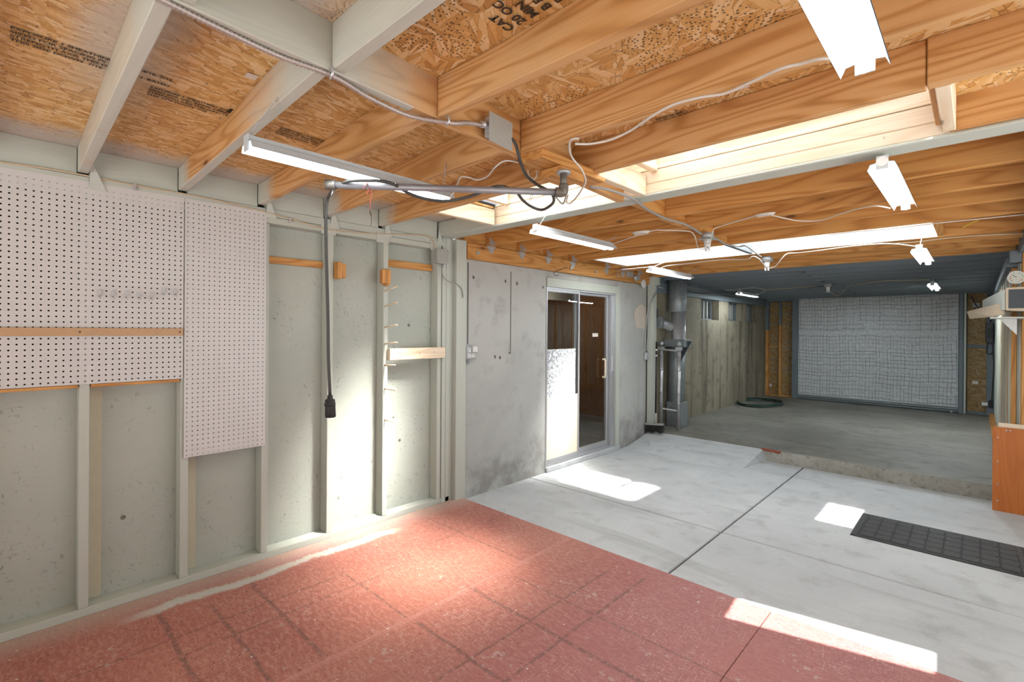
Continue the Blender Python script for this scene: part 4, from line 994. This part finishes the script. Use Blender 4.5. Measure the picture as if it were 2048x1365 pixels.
def chain(root, a, b, lk=.016):
    a, b = Vector(a), Vector(b); n_ = max(2, int((b-a).length/(lk*.75))); mb = MB(); d = (b-a)/n_
    u = d.normalized(); sx = u.orthogonal().normalized(); sy = u.cross(sx)
    for i in range(n_):
        c_ = a+d*(i+.5); s_ = sx if i % 2 else sy
        mb.tube([c_+u*math.cos(t_)*lk*.5+s_*math.sin(t_)*.004 for t_ in [2*math.pi*k/8 for k in range(8)]], .0011, 4, closed=True)
    mb.build('chain', M['steel'], root)
FX = [('long fluorescent shop light nearest the pegboards, behind the pipe arm', (1.25, 1.03, 2.00), .88, [(.60, (1.33, .66, 2.16)), (1.44, (1.25, 1.455, 2.16))]),
      ('big fluorescent shop light overhead at the top right, nearest the camera', (2.868, .98, 2.01), .88, [(.60, (2.87, .60, 2.16)), (1.36, (2.87, 1.36, 2.26))]),
      ('fluorescent shop light hanging just past the header, left row', (1.06, 2.76, 2.00), .88, [(2.36, (1.09, 2.41, 2.13)), (3.14, (1.06, 3.28, 2.10))]),
      ('fluorescent shop light hanging on a chain just past the header, right row', (2.785, 2.90, 2.05), .90, [(2.50, (2.795, 2.412, 2.150)), (3.28, (2.785, 3.30, 2.10))]),
      ('fluorescent shop light beyond the bright roof light, left row', (.80, 4.75, 1.955), .88, [(4.36, (.80, 4.70, 2.09)), (5.14, (.80, 5.42, 2.08))]),
      ('small looking fluorescent shop light beyond the bright roof light, right row', (2.77, 4.88, 1.955), .88, [(4.50, (2.77, 4.70, 2.09)), (5.28, (2.77, 5.42, 2.08))]),
      ('fluorescent shop light under the grey garage ceiling, left side', (.44, 8.20, 1.95), .84, [(7.86, (.44, 7.80, 2.03)), (8.54, (.44, 8.60, 2.02))]),
      ('fluorescent shop light under the grey garage ceiling, right side', (2.68, 8.15, 1.95), .96, [(7.75, (2.68, 7.78, 2.03)), (8.55, (2.68, 8.58, 2.02))])]
for i, (lb, loc, L, chs) in enumerate(FX):
    root = thing('fluorescent_light', lb, 'ceiling light', loc, 'fluorescent shop lights')
    if i == 0: fixture_parts(root, FL_LEN, loc); proto = [c_ for c_ in root.children]
    else:
        for ch in proto:
            c_ = ch.copy(); C.objects.link(c_); c_.parent = root; c_.scale = (1, L/FL_LEN, 1)
            if i > 5 and ch.name.startswith('tube'): c_.material_slots[0].link = 'OBJECT'; c_.material_slots[0].material = M['tube3' if i == 6 else 'tube2']
    for y_, topp in chs: chain(root, (loc[0], y_, loc[2]+.034), topp)
    if i in (2, 3): MB().cyl((loc[0], loc[1]-L/2-.006, loc[2]+.012), (loc[0], loc[1]-L/2-.003, loc[2]+.012), .020, n=14).build('end_disc', M['white'], root)

# ---- white cables under the joists
def zc_(pts): return [at(x, y, Z=z_) for x, y, z_ in pts]
cable('light_cord', zc_([(884, 396, 1.985), (897, 397, 1.985), (906, 388, 1.99), (914, 370, 2.04), (922, 354, 2.09), (940, 356, 2.09), (955, 360, 2.09), (975, 353, 2.10), (990, 335, 2.10), (1010, 322, 2.11), (1036, 325, 2.115)]), .0038, M['cable_w'], 'thin white cord from the light behind the pipe arm up to the girder')
cable('light_cord', zc_([(1684, 118, 2.09), (1640, 118, 2.09), (1600, 128, 2.10), (1560, 138, 2.10), (1500, 165, 2.105), (1450, 187, 2.105), (1400, 195, 2.11), (1345, 210, 2.11), (1300, 235, 2.10), (1260, 262, 2.10), (1220, 280, 2.09), (1180, 288, 2.085), (1150, 288, 2.085)]), .0045, M['cable_w'], 'white cord stapled under the rafters toward the big overhead light')
cable('light_cord', zc_([(1158, 277, 2.10), (1142, 280, 2.10), (1139, 300, 2.09), (1146, 318, 2.08), (1162, 337, 2.06), (1169, 352, 2.04), (1171, 365, 2.03), (1160, 385, 2.00), (1150, 398, 1.99), (1140, 407, 1.98), (1133, 404, 1.98), (1136, 390, 1.99)]), .0042, M['cable_w'], 'white cord dropping past the wooden mount and looping under the elbow')
cable('light_cord', zc_([(1056, 342, 2.09), (1058, 352, 2.08), (1068, 359, 2.07), (1074, 350, 2.08), (1073, 342, 2.09)]), .003, M['cable_w'], 'small white loop of wire beside the wooden mount')
cable('light_cord', zc_([(1135, 377, 1.99), (1131, 395, 1.98), (1126, 408, 1.97), (1118, 402, 1.975), (1110, 392, 1.98)]), .0036, M['cable_g'], 'short grey loop of wire hanging by the elbow')
main = zc_([(1180, 374, 2.085), (1210, 378, 2.085), (1240, 387, 2.085), (1262, 396, 2.085), (1278, 407, 2.083), (1300, 422, 2.078), (1330, 437, 2.072), (1365, 447, 2.068), (1385, 457, 2.064), (1402, 468, 2.05)])
cable('main_cable', main, .0075, M['cable_g'], 'thick grey cable from the wooden mount to the first ceiling socket')
cable('main_cable', zc_([(1427, 475, 2.045), (1440, 482, 2.05), (1455, 490, 2.06), (1478, 493, 2.063), (1492, 492, 2.063), (1510, 505, 2.055), (1522, 514, 2.04)]), .0075, M['cable_g'], 'thick grey cable across the bright roof light to the second ceiling socket')
cable('light_cord', zc_([(1415, 497, 1.99), (1421, 478, 2.0), (1426, 463, 2.03), (1432, 456, 2.06), (1480, 441, 2.065), (1520, 430, 2.068), (1540, 430, 2.066), (1570, 437, 2.06), (1600, 442, 2.055), (1640, 441, 2.05), (1680, 428, 2.045), (1720, 417, 2.04), (1752, 412, 2.03), (1780, 417, 2.02)]), .0036, M['cable_w'], 'white cord from the first ceiling socket to the right row light past the header')
cable('light_cord', zc_([(1414, 494, 1.99), (1405, 499, 1.99), (1396, 495, 2.0), (1392, 480, 2.02), (1388, 470, 2.05), (1378, 463, 2.06), (1340, 461, 2.062), (1310, 461, 2.06), (1285, 468, 2.05), (1255, 478, 2.04), (1215, 492, 2.02)]), .0036, M['cable_w'], 'white cord from the first ceiling socket to the left row light past the header')
cable('light_cord', zc_([(1537, 537, 1.95), (1551, 533, 1.96), (1560, 522, 1.98), (1574, 508, 2.03), (1595, 506, 2.05), (1640, 501, 2.05), (1700, 493, 2.05), (1760, 488, 2.045), (1800, 489, 2.03), (1836, 494, 2.0)]), .0042, M['cable_w'], 'white cord from the second ceiling socket toward the far right row light')
cable('light_cord', zc_([(1535, 537, 1.95), (1528, 530, 1.97), (1518, 518, 2.0), (1506, 513, 2.03), (1492, 519, 2.05), (1440, 520, 2.055), (1370, 528, 2.05), (1330, 533, 2.03), (1308, 545, 1.98)]), .0042, M['cable_w'], 'white cord from the second ceiling socket to the far left row light')
cable('light_cord', zc_([(1790, 487, 2.055), (1830, 484, 2.055), (1900, 476, 2.06), (1980, 470, 2.06), (2060, 467, 2.06)]), .0050, M['cable_t'], 'twisted cord running right along the joist beside the roof light')
cable('light_cord', zc_([(1660, 470, 2.07), (1700, 465, 2.07), (1780, 458, 2.07), (1880, 446, 2.07), (1960, 438, 2.07), (2060, 428, 2.07)]), .0036, M['cable_w'], 'white cord stapled along the joist on the near side of the roof light')
cable('yellow_cable', zc_([(1925, 456, 2.10), (1940, 447, 2.12), (1957, 440, 2.14)]), .006, M['cable_y'], 'short yellow cable between joists at the right end of the roof light')
cable('light_cord', zc_([(1235, 546, 2.03), (1240, 540, 2.035), (1262, 538, 2.03), (1300, 535, 2.02), (1309, 543, 1.98)]), .0036, M['cable_w'], 'white cord from the ledger socket to the far left light')
cable('light_cord', [at(1118, 550, X=.05), at(1112, 552, X=.05), at(1108, 547, X=.05), at(1112, 543, X=.055), at(1135, 535, X=.06)], .003, M['cord'], 'thin dark wire looping on the ledger above the glass door')
# garage ceiling cords
cable('light_cord', zc_([(1515, 590, 1.935), (1530, 580, 1.99), (1505, 576, 2.0), (1470, 580, 2.0), (1450, 580, 2.0)]), .004, M['cable_w'], 'white cord from the left garage light along the grey ceiling')
cable('light_cord', zc_([(1530, 580, 1.99), (1580, 577, 2.0), (1630, 573, 2.0), (1655, 574, 1.99)]), .004, M['cable_t'], 'pale cord across the grey garage ceiling to the middle socket')
cable('light_cord', zc_([(1655, 580, 1.95), (1670, 591, 1.93), (1680, 590, 1.94), (1692, 577, 1.99), (1700, 572, 2.0), (1760, 563, 2.0), (1860, 560, 2.0)]), .004, M['cable_t'], 'pale cord from the middle garage socket toward the right garage light')
cable('light_cord', zc_([(1618, 577, 1.99), (1640, 573, 1.99), (1665, 576, 1.99)]), .006, M['cord'], 'short dark cord bunched at the middle garage socket')
# coil of tied white cord
mb = MB(); c0 = at(1282, 468, Z=2.045)
for k in range(4): mb.tube([c0+Vector((math.cos(a)*.05*(1+.1*k), math.sin(a)*.022*(1+.15*k), .004*k)) for a in [2*math.pi*j/14 for j in range(14)]], .0032, 5, closed=True)
single(mb, 'cord_bundle', M['cable_w'], 'small bundle of tied white cord under the joists by the left row light', 'cable')
mb = MB(); c0 = at(1530, 431, Z=2.06)
for k in range(3): mb.tube([c0+Vector((math.cos(a)*.045*(1+.1*k), math.sin(a)*.014*(1+.2*k), .004*k)) for a in [2*math.pi*j/14 for j in range(14)]], .0032, 5, closed=True)
single(mb, 'cord_bundle', M['cable_w'], 'small bundle of tied white cord under the joists by the right row light', 'cable')

# ---- ceiling sockets
def socket(px, py, z_, lb, s=1.0, grp='ceiling sockets'):
    c0 = at(px, py, Z=z_); t_ = thing('ceiling_socket', lb, 'socket', tuple(c0), grp)
    x, y, z = c0
    MB().tube([(x, y, z+.045*s), (x, y, z+.003)], .046*s, 8).build('metal_box', M['galv'], t_)
    MB().box(x-.05*s, y-.05*s, z-.003, x+.05*s, y+.05*s, z+.002, .002).build('cover', M['gbox'], t_)
    MB().tube([(x, y, z-.002), (x, y, z-.03*s), (x, y, z-.055*s)], .02, 12, rad=[.027*s, .022*s, .019*s]).build('lamp_socket', M['white'], t_)
    for k in (-1, 1): MB().box(x+k*.012-.006, y-.01, z-.085*s, x+k*.012+.006, y+.012, z-.055*s, .002).build('plug', M['white'], t_)
    return t_
socket(1415, 479, 2.030, 'grey ceiling box with plug socket, nearest one, above the left end of the roof light')
socket(1534, 523, 2.010, 'grey ceiling box with plug socket on the far side of the bright roof light')
socket(1656, 574, 1.975, 'grey ceiling box with two plugs under the grey garage ceiling', .9)
t = thing('ledger_socket', 'metal box with plug fixed on the ledger beam near the duct', 'socket', tuple(at(1258, 551, X=.06)))
p = at(1258, 551, X=.06); MB().box(.045, p.y-.05, p.z-.02, .085, p.y+.06, p.z+.045, .004).build('metal_box', M['galv'], t); MB().cyl((.085, p.y+.09, p.z), (.085, p.y+.13, p.z-.05), .022, n=10).build('lamp_socket', M['galv'], t)
p = at(1288, 568, X=.05); single(MB().cyl((.046, p.y-.02, p.z), (.060, p.y-.02, p.z), .052, n=20), 'cover_plate', M['white'], 'round white blank cover on the end of the ledger beam', 'cover')

# ---- switch box and conduit by the pier
t = thing('switch_box', 'small metal switch box with two thin conduits on the end of the concrete pier', 'electrical box', tuple(at(1290, 712, X=.02)))
p = at(1290, 712, X=.0); MB().box(.001, p.y-.04, p.z-.05, .035, p.y+.035, p.z+.045, .006).build('metal_box', M['galv'], t)
for k in (0, 1): MB().cyl((.035, p.y-.0+.0, p.z+.015-.035*k), (.045, p.y, p.z+.015-.035*k), .012, n=8).build('toggle', M['steel'], t)
for k in (0, 1):
    MB().tube(spline([at(1289+4*k, 702, X=.02), at(1292+4*k, 660, X=.02), at(1295+3*k, 625, X=.05), at(1300+2*k, 605, X=.095), at(1313+2*k, 583+2*k, X=.10)], 5), .0045, 6).build('conduit', M['galv'], t)

# ---- duct assembly
t = thing('exhaust_duct', 'tall galvanised exhaust duct rising to the ceiling from a sheet metal housing', 'duct', (.15, 6.3, .09))
MB().tube([(.150, 6.3, 2.045), (.150, 6.3, 1.63), (.150, 6.3, 1.622)], .118, 24, rad=[.118, .118, .112]).build('upper_pipe', M['galv_dark'], t)
MB().tube([(.168, 6.3, 1.625), (.168, 6.3, 1.27), (.168, 6.3, 1.262)], .09, 24, rad=[.090, .090, .096]).build('lower_pipe', M['steel'], t)
MB().box(.01, 6.20, 1.16, .30, 6.42, 1.262, .006).build('collector_box', M['galv_dark'], t)
MB().tube([(.13, 6.36, 1.16), (.12, 6.36, .9), (.10, 6.36, .09)], .11, 20, rad=[.12, .11, .105]).build('drum', M['galv_dark'], t)
MB().hexa([(.02, 6.25, .09), (.24, 6.25, .09), (.02, 6.45, .09), (.24, 6.45, .09), (.02, 6.25, .42), (.24, 6.25, .42), (.02, 6.45, .42), (.24, 6.45, .42)], .01).build('base_housing', M['galv_dark'], t)
MB().tube(spline([(.09, 6.25, 1.42), (.05, 6.18, 1.45), (-.02+.04, 6.10, 1.47), (.02, 6.03, 1.47)], 4), .065, 16, rad=None).build('side_elbow', M['galv'], t)
MB().tube([(.03, 6.03, 1.47), (.035, 5.93, 1.48)], .07, 4, rad=[.085, .10]).build('inlet_hood', M['galv_dark'], t)
MB().cyl((.04, 5.95, 1.53), (.03, 5.94, 1.66), .018, n=10).build('damper_pipe', M['darkgrey'], t)
chp = [at(1383, 683, Y=6.28), at(1352, 684, Y=6.28), at(1341, 735, Y=6.28), at(1341, 760, Y=6.28)]
MB().prism([tuple(c_) for c_ in chp], (0, 0, 0), (0, .012, 0)).build('chute_plate', M['darkgrey'], t)
MB().cyl(tuple(at(1353, 742, Y=6.30)), tuple(at(1353, 788, Y=6.30)), .007, n=8).build('damper_rod', M['rodblack'], t); MB().sphere(tuple(at(1353, 790, Y=6.30)), .014, 8, 6).build('rod_knob', M['rodblack'], t)
for k, px in enumerate((1323, 1358)):
    X_ = (.035, .277)[k]; t = thing('steel_post', 'silver steel post with ball top, %s in front of the duct' % ('left one' if k == 0 else 'right one'), 'post', (X_, 6.08, .09), 'ball topped posts')
    zb = .02 if k else .03
    MB().cyl((X_, 6.08, zb), (X_, 6.08, 1.15), .023, n=14).build('pole', M['steel'], t)
    MB().box(X_-.034, 6.08-.034, 1.12, X_+.034, 6.08+.034, 1.165, .004).build('clamp', M['galv'], t)
    MB().sphere((X_, 6.08, 1.205), .032, 14, 10).build('ball_cap', M['galv'], t)
    for z_ in (.42, .55, .85, 1.05): MB().cyl((X_, 6.08, z_), (X_, 6.08, z_+.016), .027, n=14).build('collar', M['galv'], t)
    if k: MB().cyl((X_, 6.08, zb), (X_, 6.08, zb+.03), .036, n=14).build('foot', M['galv_dark'], t)
single(MB().bar((.06, 6.08, 1.125), (.25, 6.08, 1.115), .02, .022, .002), 'cross_strap', M['galv'], 'metal strap joining the tops of the two ball topped posts', 'strap')
single(MB().bar((.06, 6.08, .345), (.252, 6.08, .335), .01, .018, .002), 'cross_bar', M['white'], 'thin white bar between the two ball topped posts near the floor', 'bar')
MB().prism([tuple(at(x_, y_, Z=.03)) for x_, y_ in ((1290, 876), (1330, 868), (1372, 874), (1366, 884), (1336, 892), (1300, 888))][::-1], (0, 0, 0), (0, 0, -.05)).build('concrete_pad', M['slab'], floor)
# ---- push broom
t = thing('push_broom', 'black push broom standing against the green post beside the pier', 'broom', tuple(at(1311, 868, Y=5.69)))
hd0 = at(1289, 846, Y=5.69); hd1 = at(1328, 852, Y=5.69); hd0.x = max(hd0.x, .03)
cen = (hd0+hd1)/2
h0 = at(1291, 848, Y=5.69); h1 = at(1327, 850, Y=5.69); h0.x = max(h0.x, .012)
MB().bar(h0, h1, .05, .022, .004).build('head_block', M['gbox'], t)
bm = MB(); q = random.Random(4); nb = 46
for i in range(nb):
    for j in range(3):
        a = h0.lerp(h1, (i+.5)/nb)+Vector((0, (j-1)*.014, -.008)); b = a+Vector((q.uniform(-.012, .012)+.006, q.uniform(-.01, .01), -.093+.01*math.sin(i*.3)))
        b.x = max(b.x, .004); bm.tube([a, b], .0022, 4, caps=False)
bm.build('bristles', M['rubber'], t, kind='stuff')
bh = at(1311, 848, Y=5.69); tp = at(1313, 684, Y=5.715); bh.x = max(bh.x, .03); tp.x = max(tp.x, .02)
MB().cyl(bh, tp, .0115, n=10).build('handle', M['rodblack'], t)
MB().cyl(bh, bh.lerp(tp, .13), .019, .016, n=10).build('ferrule', M['gbox'], t)
for f_ in (.82, .89): MB().cyl(bh.lerp(tp, f_), bh.lerp(tp, f_+.02), .013, n=10).build('white_band', M['white'], t)
# ---- hose
hc = Vector((.30, 9.28, .10)); P = []
for i in range(120):
    a = 2*math.pi*i/30; P.append(hc+Vector((math.cos(a)*(.34+.012*math.sin(i*.21)), math.sin(a)*(.50+.02*math.cos(i*.17)), .004+.012*(i//30)+.008*math.sin(i*.5))))
P += [hc+Vector((-.05, .52, .03)), hc+Vector((-.12, .48, .02))]
t = thing('garden_hose', 'coiled green garden hose on the garage floor by the left wall', 'hose', (.30, 9.28, .09))
MB().tube(P, .010, 7).build('coil', M['hose'], t); MB().cyl(P[-1], P[-1]+Vector((-.05, .0, .0)), .013, n=8).build('coupling', M['steel'], t)
# ---- wires on garage wall top
for k in range(4):
    z_ = 1.93+.018*k; q = random.Random(20+k)
    pts = [(.035+.01*k, 6.4+i*.5, z_+q.uniform(-.02, .015)) for i in range(4+k)]
    cable('wall_wire', pts, .006, M['cable_g'] if k % 2 else M['cord'], ['lowest wire strung along the top of the dark garage wall', 'second wire along the top of the dark garage wall', 'third wire along the top of the dark garage wall', 'topmost wire along the dark garage wall'][k], 'cable')
single(MB().cyl((.04, 5.95, 1.945), (.04, 6.18, 1.94), .012, n=8), 'wall_pipe', M['galv'], 'short metal pipe between the green post and the duct', 'pipe')
# ---- back wall electrics
t = thing('junction_box', 'small grey junction box high on the wood sheeting right of the garage door', 'electrical box', (3.05, 10.66, 1.78))
MB().box(3.02, 10.65, 1.77, 3.10, 10.70, 1.85, .004).build('box_body', M['gbox'], t)
single(MB().box(3.02, 10.69, .56, 3.09, 10.699, .61, .002), 'paper_tag', M['paper'], 'small white tag low on the wood sheeting right of the garage door', 'tag')
t = thing('door_opener', 'tall black power unit on the corner post right of the garage door', 'power unit', (3.20, 10.55, 1.22))
MB().box(3.165, 10.52, 1.22, 3.255, 10.60, 1.53, .008).build('case', M['rodblack'], t); MB().box(3.18, 10.515, 1.30, 3.24, 10.52, 1.45, .003).build('front_plate', M['rubber'], t)
t = thing('outlet_box', 'white sensor box low on the corner post right of the garage door', 'electrical box', (3.16, 10.58, .25))
MB().box(3.13, 10.55, .245, 3.20, 10.60, .30, .006).build('box_body', M['white'], t); MB().box(3.205, 10.56, .22, 3.25, 10.60, .33, .006).build('bracket', M['rodblack'], t)
t = thing('outlet_box', 'small white outlet at the bottom left corner of the left wood sheeting', 'electrical outlet', (.075, 10.66, .30))
MB().box(.06, 10.675, .27, .10, 10.70, .33, .004).build('plate', M['white'], t)
for i, (pts, lb) in enumerate([([(3.0, 10.66, 1.96), (3.06, 10.63, 1.80), (3.15, 10.60, 1.70), (3.22, 10.58, 1.55)], 'black cord curving over the wood sheeting to the power unit'),
                               ([(3.04, 10.64, 1.78), (3.06, 10.62, 1.72), (3.13, 10.6, 1.66), (3.24, 10.6, 1.68)], 'black cord from the small junction box to the corner'),
                               ([(3.20, 10.58, 1.97), (3.21, 10.57, 1.80), (3.25, 10.57, 1.65), (3.21, 10.57, 1.54)], 'black cord dropping down the corner post to the power unit'),
                               ([(3.19, 10.55, 1.22), (3.18, 10.55, 1.08), (3.22, 10.55, 1.05), (3.26, 10.57, 1.12)], 'black cord looping under the power unit'),
                               ([(3.24, 10.57, 1.22), (3.26, 10.58, .9), (3.25, 10.58, .6), (3.24, 10.58, .32)], 'thin cord down the corner post to the sensor box')]):
    cable('power_cable', pts, .007, M['cord'], lb)
# ---- things at the right wall
c0 = at(2033, 555, Y=5.40); t = thing('dial_thermometer', 'round white dial thermometer on the beam end at the right edge', 'thermometer', tuple(c0))
MB().cyl(c0+Vector((0, .04, 0)), c0, .050, n=28).build('case', M['white'], t)
MB().cyl(c0, c0+Vector((0, -.002, 0)), .044, n=28).build('dial', plain('dial_face', lin(214, 216, 204), .4), t)
dm = {'g': plain('dial_green', lin(120, 170, 130), .5), 'y': plain('dial_yellow', lin(214, 196, 110), .5), 'r': plain('dial_red', lin(196, 96, 70), .5), 'b': plain('dial_blue', lin(110, 160, 170), .5)}
for k, a in enumerate(range(-40, 221, 26)):
    r_ = .031; an = math.radians(a); p = c0+Vector((math.cos(an)*r_, -.0035, math.sin(an)*r_))
    MB().bar(p, p+Vector((math.cos(an)*.007, 0, math.sin(an)*.007)), .003, .006).build('dial_mark', dm['ryggbbgyrrr'[k]], t)
MB().bar(c0+Vector((0, -.005, 0)), c0+Vector((-.022, -.005, .018)), .003, .003).build('needle', M['rodblack'], t)
t = thing('cardboard_box', 'open printed cardboard box on a small shelf on the right wall', 'box', tuple(at(2035, 630, Y=5.3)))
bxY = 5.30
a = [at(x, y, Y=bxY) for x, y in ((2033, 578), (2075, 566), (2075, 632), (2030, 617))]
MB().hexa([(3.222, 5.20, 1.545), (3.40, 5.20, 1.53), (3.222, 5.46, 1.545), (3.40, 5.46, 1.53), (3.222, 5.20, 1.715), (3.40, 5.20, 1.72), (3.222, 5.46, 1.71), (3.40, 5.46, 1.715)], .003).build('carton', M['cardboard'], t)
MB().box(3.236, 5.196, 1.560, 3.40, 5.2005, 1.700).build('dark_inside_plate', M['darkgrey'], t)  # dark plate painted in place of the carton's shaded inside
MB().hexa([(3.205, 5.22, 1.55), (3.22, 5.22, 1.55), (3.10, 5.95, 1.56), (3.12, 5.95, 1.56), (3.205, 5.22, 1.70), (3.22, 5.22, 1.70), (3.10, 5.95, 1.66), (3.12, 5.95, 1.66)], .001).build('flap', M['pgreen'], t)
MB().hexa([(3.155, 5.30, 1.500), (3.22, 5.30, 1.515), (3.02, 5.80, 1.495), (3.10, 5.80, 1.52), (3.185, 5.30, 1.60), (3.22, 5.30, 1.61), (3.00, 5.80, 1.56), (3.06, 5.80, 1.58)], .002).build('lower_flap', M['cardboard'], t)
MB().box(3.10, 5.52, 1.515, 3.13, 5.55, 1.545, .003).build('tag', M['paper'], t)
t = thing('wall_shelf', 'small pale shelf board on a bracket holding the cardboard box', 'shelf', (3.28, 5.36, 1.50))
MB().box(3.14, 5.22, 1.485, 3.40, 5.50, 1.497, .002).build('shelf_board', M['pgreen'], t)
MB().prism([(3.29, 5.40, 1.485), (3.18, 5.40, 1.485), (3.205, 5.40, 1.47), (3.29, 5.40, 1.36)], (0, 0, 0), (0, .01, 0)).build('bracket', M['white'], t)
t = thing('plywood_panel', 'varnished orange plywood panel standing on the floor at the right edge', 'plywood panel', (3.30, 5.47, -.03))
MB().box(3.162, 5.452, -.030, 3.62, 5.470, .632, .002).build('board', M['orangeboard'], t)
for z_ in (.05, .18, .36, .55): MB().sphere((3.192, 5.452, z_), .006, 8, 5).build('screw', M['steel'], t)
for x_ in (3.24, 3.26, 3.40): MB().sphere((x_, 5.452, .612 if x_ < 3.3 else .03), .007, 8, 5).build('screw', M['steel'], t)
single(MB().box(3.195, 5.472, -.03, 3.62, 5.486, .665, .002), 'plywood_panel', M['plypale'], 'pale plywood panel showing just above and behind the orange panel', 'plywood panel')

# ---- rubber mat
t = thing('rubber_mat', 'black ribbed rubber mat on the pale concrete beside the square of sunlight', 'mat', (2.86, 4.35, -.03))
x0, x1, y0, y1 = 2.435, 3.30, 4.075, 4.632
MB().hexa([(x0, y0, -.0295), (x1+.04, y0, -.0295), (x0, y1, -.0295), (x1, y1, -.0295), (x0+.006, y0+.006, -.024), (x1+.034, y0+.006, -.024), (x0+.006, y1-.006, -.024), (x1-.006, y1-.006, -.024)]).build('base', M['rubber'], t)
rb_ = MB(); nxm, nym = 9, 5; bx0, bx1, by0, by1 = x0+.045, x1-.035, y0+.035, y1-.035
cw, chh = (bx1-bx0)/nxm, (by1-by0)/nym
for i in range(nxm):
    for j in range(nym):
        cx_, cy_ = bx0+cw*(i+.5), by0+chh*(j+.5); s_ = 1 if (i+j) % 2 else -1
        for k in range(-5, 6):
            o_ = k*.0125; # diagonal rib clipped to the tile
            hw, hh = cw*.47, chh*.47; P = []
            for tt in [v/20 for v in range(-30, 31)]:
                x_ = o_+tt*hw; y_ = (tt*hw*s_)
                if abs(x_) <= hw and abs(y_) <= hh: P.append((x_, y_))
            if len(P) > 3:
                a, b = P[0], P[-1]; rb_.bar((cx_+a[0], cy_+a[1], -.0235), (cx_+b[0], cy_+b[1], -.0225), .0045, .006)
for k in range(3):
    rb_.bar((x0+.010+.010*k, y0+.02, -.0235), (x0+.010+.010*k, y1-.02, -.0235), .004, .004); rb_.bar((x1-.008-.008*k, y0+.02, -.0235), (x1-.02-.008*k, y1-.02, -.0235), .004, .004)
rb_.build('ribs', M['ribs'], t, kind='stuff')

# ---- printed stamps on the roof deck and stickers
def stamp(lines, org, ang, size, zf, tilt=(0, 0), par=ce, lead=1.15):
    cu = bpy.data.curves.new('stamp', 'FONT'); cu.body = '\n'.join(lines); cu.size = size; cu.space_line = lead; cu.offset = size*.03
    tmp = bpy.data.objects.new('stamp', cu); C.objects.link(tmp)
    dg = bpy.context.evaluated_depsgraph_get(); me = bpy.data.meshes.new_from_object(tmp.evaluated_get(dg)); C.objects.unlink(tmp); bpy.data.objects.remove(tmp)
    ca, sa = math.cos(ang), math.sin(ang)
    for v in me.vertices:
        x, y = v.co.x, -v.co.y      # read from below
        X_, Y_ = org[0]+x*ca-y*sa, org[1]+x*sa+y*ca
        v.co = (X_, Y_, zf(X_, Y_)-.0045)
    me.materials.clear(); me.materials.append(M['ink'])
    o = bpy.data.objects.new('printed_stamp', me); C.objects.link(o); o.parent = par; return o
zR = lambda x, y: gz(y)+.147
zL = lambda x, y: 2.216+(gz(y)+.150-2.215)*x/XG
p = at(1000, 20, Z=2.30); stamp(['CAT', '20 OC', 'MIN', 'B F FLOOR', 'EXPOSURE 1'], (at(1030, 50, Z=2.295).x, at(1030, 50, Z=2.295).y), -math.pi/2, .042, zR)
p = at(1150, 150, Z=2.285); 
stamp(['PANEL 2'], (p.x, 1.18), .0, .036, zR); stamp(['EXPOSURE 1 24/16', '23/32 SIZED FOR SPACING', 'THIS SIDE DOWN PS 2', 'STRENGTH AXIS'], (p.x+.02, 1.22), .0, .017, zR)
p = at(1330, 235, Z=2.27); stamp(['EXPOSURE 1', 'SHEATHING', 'PS 2 24/16'], (p.x-.02, p.y-.03), .0, .024, zR)
for px, py, s_ in ((20, 70, .019), (300, 178, .017), (560, 255, .017)):
    p = at(px, py, Z=2.26)
    stamp(['EXPOSURE 1 SHEATHING SPAN 24/16  7/16', 'SIZED FOR SPACING PS 2 MILL', 'STRENGTH AXIS THIS DIRECTION  RATED', 'THIS SIDE DOWN  7/16'], (p.x, p.y), math.pi/2, s_*1.15, zL)
    MB().box(p.x-.05, p.y+.26, zL(p.x, p.y)-.007, p.x+.03, p.y+.275, zL(p.x, p.y)-.0055).build('printed_stamp', M['ink'], ce)
p = at(502, 165, Z=2.26); a = zL(p.x, p.y)-.003
stk = MB().box(p.x-.02, p.y-.018, a-.001, p.x+.02, p.y+.02, a, 0).build('deck_sticker', M['paper'], ce)
p = at(1478, 180, Z=2.25); a = zR(p.x, p.y)-.003
MB().box(p.x-.035, p.y-.012, a-.001, p.x+.035, p.y+.012, a).build('deck_sticker', M['paper'], ce)
# dark blue spray line on the deck sheets' edge
M['teal'] = plain('teal_edge_paint', lin(52, 78, 80), .7)
MB().hexa([(1.392, -.4, zL(1.392, -.4)-.0025), (1.402, -.4, zL(1.402, -.4)-.0025), (1.392, .66, zL(1.392, .66)-.0025), (1.402, .66, zL(1.402, .66)-.0025), (1.392, -.4, zL(1.392, -.4)-.001), (1.402, -.4, zL(1.402, -.4)-.001), (1.392, .66, zL(1.392, .66)-.001), (1.402, .66, zL(1.402, .66)-.001)]).build('edge_stripe', M['teal'], ce)
